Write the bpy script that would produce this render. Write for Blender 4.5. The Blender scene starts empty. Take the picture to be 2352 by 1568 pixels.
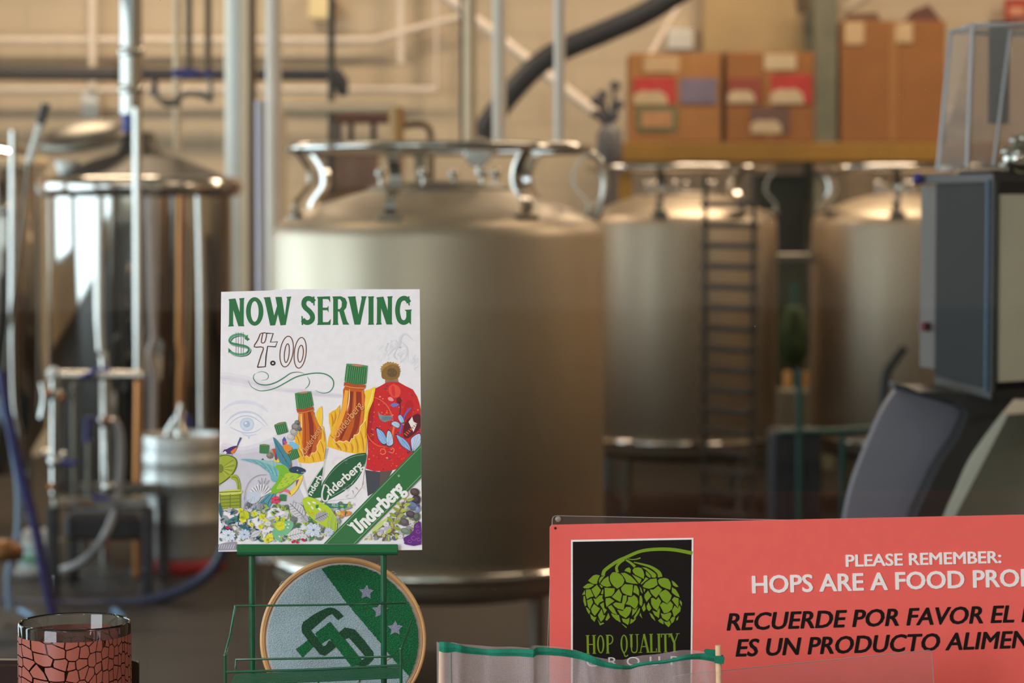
import bpy, math, random
from mathutils import Vector, Matrix
from mathutils.geometry import tessellate_polygon

PI = math.pi
R = math.radians
scene = bpy.context.scene

# ---------------------------------------------------------------- camera, world, lights, exposure
F = 5880.0                                   # focal length in pixels of a 2352 px wide frame (90 mm)
CAM_Z = 1.67
PITCH = math.atan(314.0 / F)
cam_data = bpy.data.cameras.new('camera')
cam_data.sensor_width = 36.0
cam_data.lens = F / 2352.0 * 36.0
cam_data.clip_start = 0.05
cam_data.clip_end = 100.0
cam_data.dof.use_dof = True
cam_data.dof.focus_distance = 2.76
cam_data.dof.aperture_fstop = 7.0
cam = bpy.data.objects.new('camera', cam_data)
scene.collection.objects.link(cam)
cam.location = (0, 0, CAM_Z)
cam.rotation_euler = (PI / 2 - PITCH, 0, 0)
scene.camera = cam

scene.view_settings.view_transform = 'Standard'
scene.view_settings.look = 'None'
scene.view_settings.exposure = 0.0
scene.view_settings.gamma = 1.0
scene.view_settings.use_curve_mapping = False

world = bpy.data.worlds.new('daylight')
world.use_nodes = True
world.node_tree.nodes['Background'].inputs['Color'].default_value = (0.62, 0.80, 1.0, 1)
world.node_tree.nodes['Background'].inputs['Strength'].default_value = 1.0
scene.world = world


def area(name, loc, rot, sx, sy, power, col):
    d = bpy.data.lights.new(name, 'AREA')
    d.shape = 'RECTANGLE'
    d.size = sx
    d.size_y = sy
    d.energy = power
    d.color = col
    o = bpy.data.objects.new(name, d)
    scene.collection.objects.link(o)
    o.location = loc
    o.rotation_euler = rot
    return o


DAY = (0.70, 0.90, 1.0)
WARM = (1.0, 0.79, 0.58)
# daylight through the brewery's side windows (left wall, x = -5) and the taproom's window
area('daylight_brewery_back', (-4.9, 12.9, 1.92), (0, -PI / 2, 0), 2.0, 1.75, 42, DAY)
area('daylight_brewery_door', (-4.9, 10.25, 1.48), (0, -PI / 2, 0), 2.8, 2.6, 84, DAY)
area('daylight_brewery_front', (-4.9, 6.8, 1.9), (0, -PI / 2, 0), 2.2, 2.7, 64, DAY)
area('added_fill_entry', (-3.1, 3.05, 2.0), (-PI / 2, 0, R(5)), 2.0, 1.9, 130, DAY)  # added fill for the tank fronts, through an invented entry window
area('added_fill_transom', (-1.75, 3.05, 3.78), (-PI / 2, 0, R(5)), 4.0, 1.3, 190, DAY)  # added fill from above the pane to brighten the tanks; transom is invented
area('daylight_taproom', (-2.9, -0.6, 1.9), (0, -PI / 2, 0), 1.8, 3.0, 150, (0.90, 0.94, 1.0))
# ceiling lamps of the brewery hall
for lx, ly, pw in ((-2.6, 9.0, 14), (1.6, 9.4, 18), (5.2, 9.2, 85), (-2.6, 14.6, 112), (1.6, 14.6, 108), (5.2, 14.4, 84)):
    area('hall_lamp_light', (lx, ly, 4.72), (0, 0, 0), 1.6, 0.5, pw, WARM)
for lx, ly, pw in ((-1.2, -1.0, 22), (1.4, 0.9, 20)):
    area('taproom_lamp_light', (lx, ly, 2.88), (0, 0, 0), 0.6, 0.6, pw, (1.0, 0.90, 0.80))


# ---------------------------------------------------------------- materials
def lin(c):
    return tuple(((v / 255.0) / 12.92 if v <= 10.3 else ((v / 255.0 + 0.055) / 1.055) ** 2.4) for v in c[:3])


_mats = {}


def mat(name, rgb=(128, 128, 128), rough=0.5, metal=0.0, var=0.06, scale=8.0, bump=0.0, bscale=40.0,
        stretch=None, spec=0.5, coat=0.0, aniso=0.0):
    if name in _mats:
        return _mats[name]
    m = bpy.data.materials.new(name)
    m.use_nodes = True
    nt = m.node_tree
    b = nt.nodes['Principled BSDF']
    c = lin(rgb)
    b.inputs['Roughness'].default_value = rough
    b.inputs['Metallic'].default_value = metal
    b.inputs['Specular IOR Level'].default_value = spec
    b.inputs['Coat Weight'].default_value = coat
    b.inputs['Coat Roughness'].default_value = 0.08
    b.inputs['Anisotropic'].default_value = aniso
    b.inputs['Base Color'].default_value = (*c, 1)
    tc = nt.nodes.new('ShaderNodeTexCoord')
    mp = nt.nodes.new('ShaderNodeMapping')
    nt.links.new(tc.outputs['Object'], mp.inputs['Vector'])
    if stretch:
        mp.inputs['Scale'].default_value = stretch
    if var > 0:
        n = nt.nodes.new('ShaderNodeTexNoise')
        n.inputs['Scale'].default_value = scale
        n.inputs['Detail'].default_value = 3
        nt.links.new(mp.outputs['Vector'], n.inputs['Vector'])
        r = nt.nodes.new('ShaderNodeValToRGB')
        r.color_ramp.elements[0].position = 0.3
        r.color_ramp.elements[1].position = 0.7
        r.color_ramp.elements[0].color = (*[max(0, v * (1 - var)) for v in c], 1)
        r.color_ramp.elements[1].color = (*[min(1, v * (1 + var)) for v in c], 1)
        nt.links.new(n.outputs['Fac'], r.inputs['Fac'])
        nt.links.new(r.outputs['Color'], b.inputs['Base Color'])
    if bump > 0:
        n2 = nt.nodes.new('ShaderNodeTexNoise')
        n2.inputs['Scale'].default_value = bscale
        n2.inputs['Detail'].default_value = 4
        nt.links.new(mp.outputs['Vector'], n2.inputs['Vector'])
        bp = nt.nodes.new('ShaderNodeBump')
        bp.inputs['Strength'].default_value = bump
        bp.inputs['Distance'].default_value = 0.01
        nt.links.new(n2.outputs['Fac'], bp.inputs['Height'])
        nt.links.new(bp.outputs['Normal'], b.inputs['Normal'])
    _mats[name] = m
    return m


def ink(rgb, rough=0.45):
    """printed colour on paper or card"""
    k = 'ink_%d_%d_%d' % tuple(int(v) for v in rgb)
    return mat(k, rgb, rough, var=0.03, scale=120.0, spec=0.35)


def thin_clear(name, tint=(255, 255, 255), refl=1.45, dust=0.0, haze=0.0, rough=0.0):
    """a clear sheet: see-through with a Fresnel reflection, optional dust on it"""
    if name in _mats:
        return _mats[name]
    m = bpy.data.materials.new(name)
    m.use_nodes = True
    nt = m.node_tree
    nt.nodes.remove(nt.nodes['Principled BSDF'])
    out = nt.nodes['Material Output']
    tr = nt.nodes.new('ShaderNodeBsdfTransparent')
    tr.inputs['Color'].default_value = (*lin(tint), 1)
    gl = nt.nodes.new('ShaderNodeBsdfGlossy')
    gl.inputs['Roughness'].default_value = rough
    fr = nt.nodes.new('ShaderNodeFresnel')
    fr.inputs['IOR'].default_value = refl
    mx = nt.nodes.new('ShaderNodeMixShader')
    nt.links.new(fr.outputs['Fac'], mx.inputs['Fac'])
    nt.links.new(tr.outputs['BSDF'], mx.inputs[1])
    nt.links.new(gl.outputs['BSDF'], mx.inputs[2])
    last = mx
    if haze > 0:
        df = nt.nodes.new('ShaderNodeBsdfDiffuse')
        df.inputs['Color'].default_value = (0.8, 0.8, 0.8, 1)
        m2 = nt.nodes.new('ShaderNodeMixShader')
        m2.inputs['Fac'].default_value = haze
        nt.links.new(last.outputs['Shader'], m2.inputs[1])
        nt.links.new(df.outputs['BSDF'], m2.inputs[2])
        last = m2
    if dust > 0:
        tc = nt.nodes.new('ShaderNodeTexCoord')
        vo = nt.nodes.new('ShaderNodeTexVoronoi')
        vo.inputs['Scale'].default_value = 34.0
        nt.links.new(tc.outputs['Object'], vo.inputs['Vector'])
        cmp_ = nt.nodes.new('ShaderNodeMath')
        cmp_.operation = 'LESS_THAN'
        cmp_.inputs[1].default_value = 0.019
        nt.links.new(vo.outputs['Distance'], cmp_.inputs[0])
        mu = nt.nodes.new('ShaderNodeMath')
        mu.operation = 'MULTIPLY'
        mu.inputs[1].default_value = dust
        nt.links.new(cmp_.outputs[0], mu.inputs[0])
        df = nt.nodes.new('ShaderNodeBsdfDiffuse')
        df.inputs['Color'].default_value = (0.85, 0.83, 0.8, 1)
        m3 = nt.nodes.new('ShaderNodeMixShader')
        nt.links.new(mu.outputs[0], m3.inputs['Fac'])
        nt.links.new(last.outputs['Shader'], m3.inputs[1])
        nt.links.new(df.outputs['BSDF'], m3.inputs[2])
        last = m3
    nt.links.new(last.outputs['Shader'], out.inputs['Surface'])
    _mats[name] = m
    return m


# ---------------------------------------------------------------- geometry helpers
def W(px, py, Y):
    """the place at depth Y that the photograph shows at (px, py)"""
    d = Vector(((px - 1176.0) / F, 1.0, -(py - 784.0) / F))
    c, s = math.cos(PITCH), math.sin(PITCH)
    v = Vector((d.x, d.y * c + d.z * s, -d.y * s + d.z * c))
    return Vector((0, 0, CAM_Z)) + v * (Y / v.y)


def sz(px, Y):
    return px * Y / F


class MB:
    def __init__(self):
        self.v, self.f, self.m, self.s = [], [], [], []
        self.mats = []

    def mi(self, m):
        if m not in self.mats:
            self.mats.append(m)
        return self.mats.index(m)

    def add(self, verts, faces, m=None, smooth=False):
        k = len(self.v)
        self.v += [tuple(p) for p in verts]
        i = self.mi(m) if m else 0
        for f in faces:
            self.f.append([a + k for a in f])
            self.m.append(i)
            self.s.append(smooth)

    def box(self, c, d, m=None, rot=None, b=0.0):
        """centre c, full size d, optional rotation matrix, chamfer b"""
        hx, hy, hz = d[0] / 2, d[1] / 2, d[2] / 2
        b = min(b, hx * .9, hy * .9, hz * .9)
        P, Fc = [], []
        if b <= 0:
            for z in (-hz, hz):
                for x, y in ((-hx, -hy), (hx, -hy), (hx, hy), (-hx, hy)):
                    P.append((x, y, z))
            Fc = [(0, 3, 2, 1), (4, 5, 6, 7), (0, 1, 5, 4), (1, 2, 6, 5), (2, 3, 7, 6), (3, 0, 4, 7)]
        else:
            def ring(ix, iy, z):
                x, y = hx - ix, hy - iy
                bb = b
                return [(-x + bb, -y, z), (x - bb, -y, z), (x, -y + bb, z), (x, y - bb, z), (x - bb, y, z), (-x + bb, y, z), (-x, y - bb, z), (-x, -y + bb, z)]
            rs = [ring(b, b, -hz), ring(0, 0, -hz + b), ring(0, 0, hz - b), ring(b, b, hz)]
            for r in rs:
                P += r
            n = 8
            for k in range(3):
                for i in range(n):
                    j = (i + 1) % n
                    Fc.append((k * n + i, k * n + j, (k + 1) * n + j, (k + 1) * n + i))
            Fc.append(tuple(range(n - 1, -1, -1)))
            Fc.append(tuple(range(3 * n, 4 * n)))
        V = [Vector(p) for p in P]
        if rot is not None:
            V = [rot @ p for p in V]
        c = Vector(c)
        self.add([p + c for p in V], Fc, m)
        return self

    def tube(self, pts, r, m=None, n=16, closed=False, caps=True, smooth=True):
        pts = [Vector(p) for p in pts]
        N = len(pts)
        rr = r if isinstance(r, (list, tuple)) else [r] * N
        up = None
        P = []
        for i in range(N):
            if closed:
                t = pts[(i + 1) % N] - pts[(i - 1) % N]
            else:
                t = pts[min(i + 1, N - 1)] - pts[max(i - 1, 0)]
            if t.length < 1e-9:
                t = Vector((0, 0, 1))
            t.normalize()
            if up is None:
                up = Vector((0, 0, 1)) if abs(t.z) < 0.9 else Vector((0, 1, 0))
            a = t.cross(up)
            if a.length < 1e-6:
                a = t.cross(Vector((1, 0, 0)))
            a.normalize()
            bq = a.cross(t)
            bq.normalize()
            up = bq
            for k in range(n):
                an = 2 * PI * k / n
                P.append(pts[i] + (a * math.cos(an) + bq * math.sin(an)) * rr[i])
        Fc = []
        for i in range(N if closed else N - 1):
            j = (i + 1) % N
            for k in range(n):
                l = (k + 1) % n
                Fc.append((i * n + k, j * n + k, j * n + l, i * n + l))
        self.add(P, Fc, m, smooth)
        if caps and not closed:
            self.add(P[:n], [tuple(range(n))], m)
            self.add(P[-n:], [tuple(range(n - 1, -1, -1))], m)
        return self

    def lathe(self, prof, c=(0, 0, 0), m=None, n=48, rot=None, smooth=True):
        P, Fc = [], []
        c = Vector(c)
        for r, z in prof:
            for k in range(n):
                a = 2 * PI * k / n
                p = Vector((r * math.cos(a), r * math.sin(a), z))
                if rot is not None:
                    p = rot @ p
                P.append(p + c)
        for i in range(len(prof) - 1):
            for k in range(n):
                l = (k + 1) % n
                Fc.append((i * n + k, i * n + l, (i + 1) * n + l, (i + 1) * n + k))
        self.add(P, Fc, m, smooth)
        if prof[0][0] > 1e-5:
            self.add(P[:n], [tuple(range(n - 1, -1, -1))], m)
        if prof[-1][0] > 1e-5:
            self.add(P[-n:], [tuple(range(n))], m)
        return self

    def ball(self, c, r, m=None, n=20, sc=(1, 1, 1)):
        prof = [(max(1e-6, math.sin(PI * i / 12)), -math.cos(PI * i / 12)) for i in range(13)]
        k = len(self.v)
        self.lathe(prof, (0, 0, 0), m, n)
        for i in range(k, len(self.v)):
            p = self.v[i]
            self.v[i] = (c[0] + p[0] * r * sc[0], c[1] + p[1] * r * sc[1], c[2] + p[2] * r * sc[2])
        return self

    def prism(self, pts, vec, m=None):
        """closed outline extruded along vec"""
        pts = [Vector(p) for p in pts]
        vec = Vector(vec)
        n = len(pts)
        tris = tessellate_polygon([pts])
        q = [p + vec for p in pts]
        self.add(pts, [tuple(t) for t in tris], m)
        self.add(q, [tuple(reversed(t)) for t in tris], m)
        self.add(pts + q, [(i, (i + 1) % n, n + (i + 1) % n, n + i) for i in range(n)], m)
        return self

    def build(self, name, parent=None, m=None, origin=None, frame=None):
        me = bpy.data.meshes.new(name)
        o_ = Vector(origin) if origin is not None else Vector((0, 0, 0))
        if parent is not None and origin is None:
            root = parent
            while root.parent is not None:
                root = root.parent
            o_ = root.location.copy() if root.get('_w') else Vector((0, 0, 0))
        me.from_pydata([tuple(Vector(p) - o_) for p in self.v], [], self.f)
        if m is not None and not self.mats:
            self.mats = [m]
        for x in self.mats:
            me.materials.append(x)
        me.polygons.foreach_set('material_index', self.m)
        me.polygons.foreach_set('use_smooth', self.s)
        me.update()
        o = bpy.data.objects.new(name, me)
        scene.collection.objects.link(o)
        if parent is None:
            o.location = o_
        else:
            o.parent = parent
        return o


def thing(name, label, cat, loc=(0, 0, 0), group=None, rotz=0.0, matrix=None):
    """an Empty at the thing's base; parts built in world coordinates are parented to it"""
    o = bpy.data.objects.new(name, None)
    o.empty_display_size = 0.05
    scene.collection.objects.link(o)
    if matrix is not None:
        o.matrix_world = matrix
    else:
        o.location = loc
        o.matrix_world = Matrix.Translation(Vector(loc))
    if matrix is None:
        o['_w'] = 1
    return tag(o, label, cat, group)


def tag(o, label=None, cat=None, group=None, kind=None):
    if label:
        o['label'] = label
    if cat:
        o['category'] = cat
    if group:
        o['group'] = group
    if kind:
        o['kind'] = kind
    return o


def done():
    for o in scene.objects:
        if '_w' in o:
            del o['_w']


def spline(pts, n=8, closed=False):
    """Catmull-Rom through pts (tuples of any length)"""
    N = len(pts)
    out = []
    seg = N if closed else N - 1
    for i in range(seg):
        g = (lambda k: pts[k % N]) if closed else (lambda k: pts[min(max(k, 0), N - 1)])
        p0, p1, p2, p3 = g(i - 1), g(i), g(i + 1), g(i + 2)
        for k in range(n):
            t = k / n
            out.append(tuple(0.5 * (2 * b + (c - a) * t + (2 * a - 5 * b + 4 * c - d) * t * t + (3 * b - a - 3 * c + d) * t ** 3)
                             for a, b, c, d in zip(p0, p1, p2, p3)))
    if not closed:
        out.append(tuple(pts[-1]))
    return out


# ---------------------------------------------------------------- the setting
YAW = R(5.0)                                  # the window between taproom and brewery
M_YAW = Matrix.Translation((0, 2.95, 0)) @ Matrix.Rotation(YAW, 4, 'Z')


def yawed(o):
    o.matrix_world = M_YAW @ o.matrix_world
    return o


def struct(name, mb, m=None, yaw=False):
    o = mb.build(name, m=m)
    o['kind'] = 'structure'
    if yaw:
        yawed(o)
    return o


def wall_material(name, rgb, course=0.2, mortar=0.9):
    m = bpy.data.materials.new(name)
    m.use_nodes = True
    nt = m.node_tree
    b = nt.nodes['Principled BSDF']
    b.inputs['Roughness'].default_value = 0.7
    tc = nt.nodes.new('ShaderNodeTexCoord')
    sp = nt.nodes.new('ShaderNodeSeparateXYZ')
    cb = nt.nodes.new('ShaderNodeCombineXYZ')
    nt.links.new(tc.outputs['Object'], sp.inputs[0])
    ad = nt.nodes.new('ShaderNodeMath')
    nt.links.new(sp.outputs['X'], ad.inputs[0])
    nt.links.new(sp.outputs['Y'], ad.inputs[1])
    nt.links.new(ad.outputs[0], cb.inputs['X'])
    nt.links.new(sp.outputs['Z'], cb.inputs['Y'])
    br = nt.nodes.new('ShaderNodeTexBrick')
    c = lin(rgb)
    br.inputs['Color1'].default_value = (*c, 1)
    br.inputs['Color2'].default_value = (*[v * 0.95 for v in c], 1)
    br.inputs['Mortar'].default_value = (*[v * mortar for v in c], 1)
    br.inputs['Scale'].default_value = 1.0
    br.inputs['Brick Width'].default_value = course * 2
    br.inputs['Row Height'].default_value = course
    br.inputs['Mortar Size'].default_value = 0.012
    nt.links.new(cb.outputs[0], br.inputs['Vector'])
    nt.links.new(br.outputs['Color'], b.inputs['Base Color'])
    bp = nt.nodes.new('ShaderNodeBump')
    bp.inputs['Strength'].default_value = 0.3
    bp.inputs['Distance'].default_value = 0.005
    nt.links.new(br.outputs['Fac'], bp.inputs['Height'])
    bp.invert = True
    nt.links.new(bp.outputs['Normal'], b.inputs['Normal'])
    return m


M_BLOCK = wall_material('painted_block', (205, 185, 157), 0.2, 0.88)
M_PLASTER = mat('taproom_plaster', (214, 206, 190), 0.8, var=0.04, scale=3)
M_WAINS = mat('dark_green_wainscot', (34, 52, 46), 0.5, var=0.1, scale=6)
M_WOOD = mat('sill_wood', (120, 84, 52), 0.45, var=0.2, scale=6, stretch=(1, 12, 1))
M_CEIL = mat('ceiling_paint', (190, 178, 155), 0.8, var=0.04, scale=2)
M_BLACKF = mat('window_frame_paint', (40, 40, 42), 0.4)

# brewery hall: x -5..8, y 3.3..17, z 0..4.8
struct('floor', MB().box((1.5, 10.1, -0.05), (13.2, 14.1, 0.1), mat('wet_concrete', (36, 29, 25), 0.5, var=0.35, scale=1.3, bump=0.15, bscale=3, spec=0.3)))
struct('ceiling', MB().box((1.5, 10.1, 4.87), (13.2, 14.1, 0.1), M_CEIL))
struct('wall_back', MB().box((1.5, 17.1, 2.4), (13.2, 0.2, 4.9), M_BLOCK))
struct('wall_right', MB().box((8.1, 10.1, 2.4), (0.2, 14.1, 4.9), M_BLOCK))
wl = MB()
# left wall with two window openings
for (y0, y1, z0, z1) in ((3.0, 5.4, 0, 4.85), (8.2, 8.9, 0, 4.85), (11.6, 11.95, 0, 4.85), (13.8, 17.0, 0, 4.85), (5.4, 8.2, 0, 0.75), (5.4, 8.2, 3.05, 4.85), (8.9, 11.6, 2.95, 4.85), (11.95, 13.8, 0, 0.85), (11.95, 13.8, 2.98, 4.85)):
    wl.box((-5.1, (y0 + y1) / 2, (z0 + z1) / 2), (0.2, y1 - y0, z1 - z0), M_BLOCK)
struct('wall_left', wl)
for k, (y0, y1, z0, z1) in enumerate(((5.4, 8.2, 0.75, 3.05), (11.95, 13.8, 0.85, 2.98), (8.9, 11.6, 0.0, 2.95))):
    w = MB()
    for yy in (y0 + .025, y1 - .025):
        w.box((-5.08, yy, (z0 + z1) / 2), (0.08, 0.05, z1 - z0), M_BLACKF)
    for zz in (z0 + .025, z1 - .025):
        w.box((-5.08, (y0 + y1) / 2, zz), (0.08, y1 - y0, 0.05), M_BLACKF)
    struct('window_%d' % (k + 2) if k < 2 else 'door_1', w)

# partition with the big window (local frame: x along the pane, y through it, z up)
SILL = 1.05
pw = MB()
pw.box((0.5, 0.09, SILL / 2 - 0.02), (13, 0.16, SILL - 0.04), M_PLASTER)
pw.box((3.55, 0.09, 3.85), (6.9, 0.16, 1.9), M_PLASTER)
pw.box((-5.0, 0.09, 3.85), (2.4, 0.16, 1.9), M_PLASTER)
pw.box((-1.85, 0.09, 2.985), (3.9, 0.16, 0.17), M_PLASTER)
pw.box((-1.85, 0.09, 4.64), (3.9, 0.16, 0.32), M_PLASTER)
pw.box((-5.3, 0.09, 1.97), (1.8, 0.16, 1.85), M_PLASTER)
pw.box((-2.2, 0.09, 1.97), (0.4, 0.16, 1.85), M_PLASTER)
pw.box((5.1, 0.09, 1.97), (4.2, 0.16, 1.85), M_PLASTER)
struct('wall_partition', pw, yaw=True)
wf = MB()
for x in (-2.0 + .03, 3.0 - .03):
    wf.box((x, 0.05, (SILL + 2.9) / 2), (0.06, 0.08, 2.9 - SILL), M_BLACKF, b=.006)
for z in (SILL + .025, 2.9 - .03):
    wf.box((0.5, 0.05, z), (4.88, 0.08, 0.05), M_BLACKF, b=.006)
we = MB()
for x in (-4.37, -2.43):
    we.box((x, 0.09, 1.97), (0.06, 0.1, 1.84), M_BLACKF, b=.006)
for z in (1.08, 2.87):
    we.box((-3.4, 0.09, z), (1.88, 0.1, 0.06), M_BLACKF, b=.006)
struct('window_4', we, yaw=True)  # invented, unseen window around the added entry fill
wt_ = MB()
for x in (-3.77, -2.5, -1.2, 0.07):
    wt_.box((x, 0.09, 3.775), (0.06, 0.1, 1.4), M_BLACKF, b=.006)
for z in (3.1, 4.45):
    wt_.box((-1.85, 0.09, z), (3.8, 0.1, 0.06), M_BLACKF, b=.006)
struct('window_5', wt_, yaw=True)  # invented, unseen transom row around the added fill
M_PANE = thin_clear('window_glass', (250, 252, 250), 1.48, dust=0.30)
win = struct('window_1', wf, yaw=True)
pane = MB()
pane.add([(-1.94, 0.02, SILL + .05), (2.94, 0.02, SILL + .05), (2.94, 0.02, 2.85), (-1.94, 0.02, 2.85)], [(0, 1, 2, 3)], M_PANE)
po = pane.build('pane', parent=win)
struct('trim_1', MB().box((0.5, -0.24, SILL - 0.02), (5.3, 0.5, 0.04), M_WOOD, b=.006), yaw=True)

# taproom behind the camera
fr = MB().box((0.5, -3.6, -0.05), (8.2, 7.2, 0.1), mat('taproom_floor', (120, 100, 80), 0.4, var=0.15, scale=2))
struct('floor_2', fr, yaw=True)
struct('ceiling_2', MB().box((0.5, -3.6, 3.05), (8.2, 7.2, 0.1), mat('taproom_ceiling', (225, 220, 210), 0.8, var=0.02)), yaw=True)
bw = MB()
bw.box((0.5, -7.1, 2.14), (8.2, 0.2, 1.76), M_PLASTER)
bw.box((0.5, -7.08, 0.63), (8.2, 0.2, 1.26), M_WAINS)
struct('wall_front', bw, yaw=True)
struct('wall_taproom_right', MB().box((4.5, -3.5, 1.5), (0.2, 7.0, 3.0), M_PLASTER), yaw=True)
tl = MB()
for (y0, y1, z0, z1) in ((-7.0, -5.1, 0, 3.0), (-1.9, 0, 0, 3.0), (-5.1, -1.9, 0, 0.9), (-5.1, -1.9, 2.8, 3.0)):
    tl.box((-3.4, (y0 + y1) / 2, (z0 + z1) / 2), (0.2, y1 - y0, z1 - z0), M_PLASTER)
struct('wall_taproom_left', tl, yaw=True)
# bench seat along the far taproom wall
bn = thing('wall_bench', 'long tan wooden bench against the dark green wainscot behind the viewer', 'bench')
a = MB().box((0.5, -6.75, 0.25), (7.2, 0.45, 0.46), mat('bench_wood', (130, 100, 70), 0.45, var=0.15, scale=4, stretch=(1, 10, 10)), b=.01).build('bench_box', bn)
b = MB().box((0.5, -6.74, 0.51), (7.25, 0.5, 0.05), mat('bench_cushion', (150, 120, 92), 0.7, var=0.1), b=.015).build('cushion', bn)
bn.matrix_world = M_YAW

# ================================================================ the brewery hall
M_STEEL = mat('brushed_stainless', (194, 177, 155), 0.47, 1.0, var=0.10, scale=3.0, stretch=(1, 1, .25), bump=0.02, bscale=9)
M_POL = mat('polished_stainless', (190, 184, 176), 0.09, 1.0, var=0.04, scale=2.0, bump=0.05, bscale=2.2, stretch=(1, 1, .12))
M_PIPE = mat('stainless_pipe', (205, 198, 190), 0.14, 1.0, var=0.04)
M_DSTEEL = mat('dull_steel', (128, 120, 108), 0.42, 1.0, var=0.1)
M_WPIPE = mat('white_painted_pipe', (238, 222, 206), 0.45, var=0.05)
M_CPIPE = mat('cream_painted_pipe', (236, 206, 168), 0.5, var=0.05)
M_DARK = mat('black_rubber', (38, 37, 42), 0.5, var=0.1)
M_INSUL = mat('dark_pipe_insulation', (66, 62, 62), 0.7, var=0.1)
M_BLUE = mat('blue_handle', (36, 44, 130), 0.4)
M_PURP = mat('violet_handle', (48, 36, 104), 0.4)
M_WHITE = mat('white_plastic', (225, 222, 215), 0.4)
M_CARD = mat('cardboard', (158, 106, 54), 0.75, var=0.08, scale=5)
M_CARD2 = mat('brown_cardboard', (146, 92, 42), 0.75, var=0.08, scale=5)
M_YEL = mat('yellow_rack_paint', (150, 108, 30), 0.5, var=0.08)
M_GREEN = mat('teal_green_paint', (18, 66, 58), 0.4, var=0.1)
M_LAMP = mat('lamp_housing', (200, 200, 196), 0.4)
M_GLOW = bpy.data.materials.new('lit_diffuser')
M_GLOW.use_nodes = True
_b = M_GLOW.node_tree.nodes['Principled BSDF']
_b.inputs['Emission Color'].default_value = (1, .78, .5, 1)
_b.inputs['Emission Strength'].default_value = 2.5

# ceiling lamps over the hall: real fixtures around the lights
lamp_spots = [(-2.6, 9.0), (1.6, 9.4), (5.2, 9.2), (-2.6, 14.6), (1.6, 14.6), (5.2, 14.4)]
where = ['above the polished kettle, nearer row', 'above the centre tank', 'at right of the nearer row', 'at left of the far row', 'in the middle of the far row', 'at right of the far row']
for (x, y), wh in zip(lamp_spots, where):
    t = thing('ceiling_lamp', 'grey fluorescent ceiling lamp hanging ' + wh, 'lamp', (x, y, 4.74), group='lamps along the brewery ceiling')
    MB().tube([(x, y, 4.8), (x, y, 4.84)], .02, M_LAMP).build('ceiling_mount', t)
    MB().box((x, y, 4.78), (1.7, 0.58, 0.06), M_LAMP, b=.01).build('housing', t)
    MB().box((x, y, 4.744), (1.62, 0.5, 0.01), M_GLOW).build('diffuser', t)
for x, y, wh in ((-1.2, -1.0, 'left'), (1.4, 0.9, 'right')):
    t = thing('ceiling_light', 'round white taproom ceiling light, the %s one' % wh, 'lamp', (x, y, 2.9), group='taproom ceiling lights')
    MB().lathe([(0.36, 2.90), (0.38, 2.92), (0.38, 2.98), (0.36, 3.0)], (x, y, 0), M_LAMP).build('housing', t)


def pipe(name, pts, rpx, Y, m, label, cat='pipe', smooth=0, group=None, n=14):
    """a pipe or hose through photo places; a point may carry its own depth"""
    P = [W(p[0], p[1], p[2] if len(p) > 2 else Y) for p in pts]
    if smooth:
        P = [Vector(q) for q in spline([tuple(p) for p in P], smooth)]
    o = MB().tube(P, sz(rpx, Y), m, n=n).build(name, origin=P[-1])
    return tag(o, label, cat, group)


def bands(parent, pts, r, m, name='clamp'):
    for p in pts:
        MB().lathe([(r, -.02), (r * 1.15, -.012), (r * 1.15, .012), (r, .02)], p, m, n=20).build(name, parent)


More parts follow.
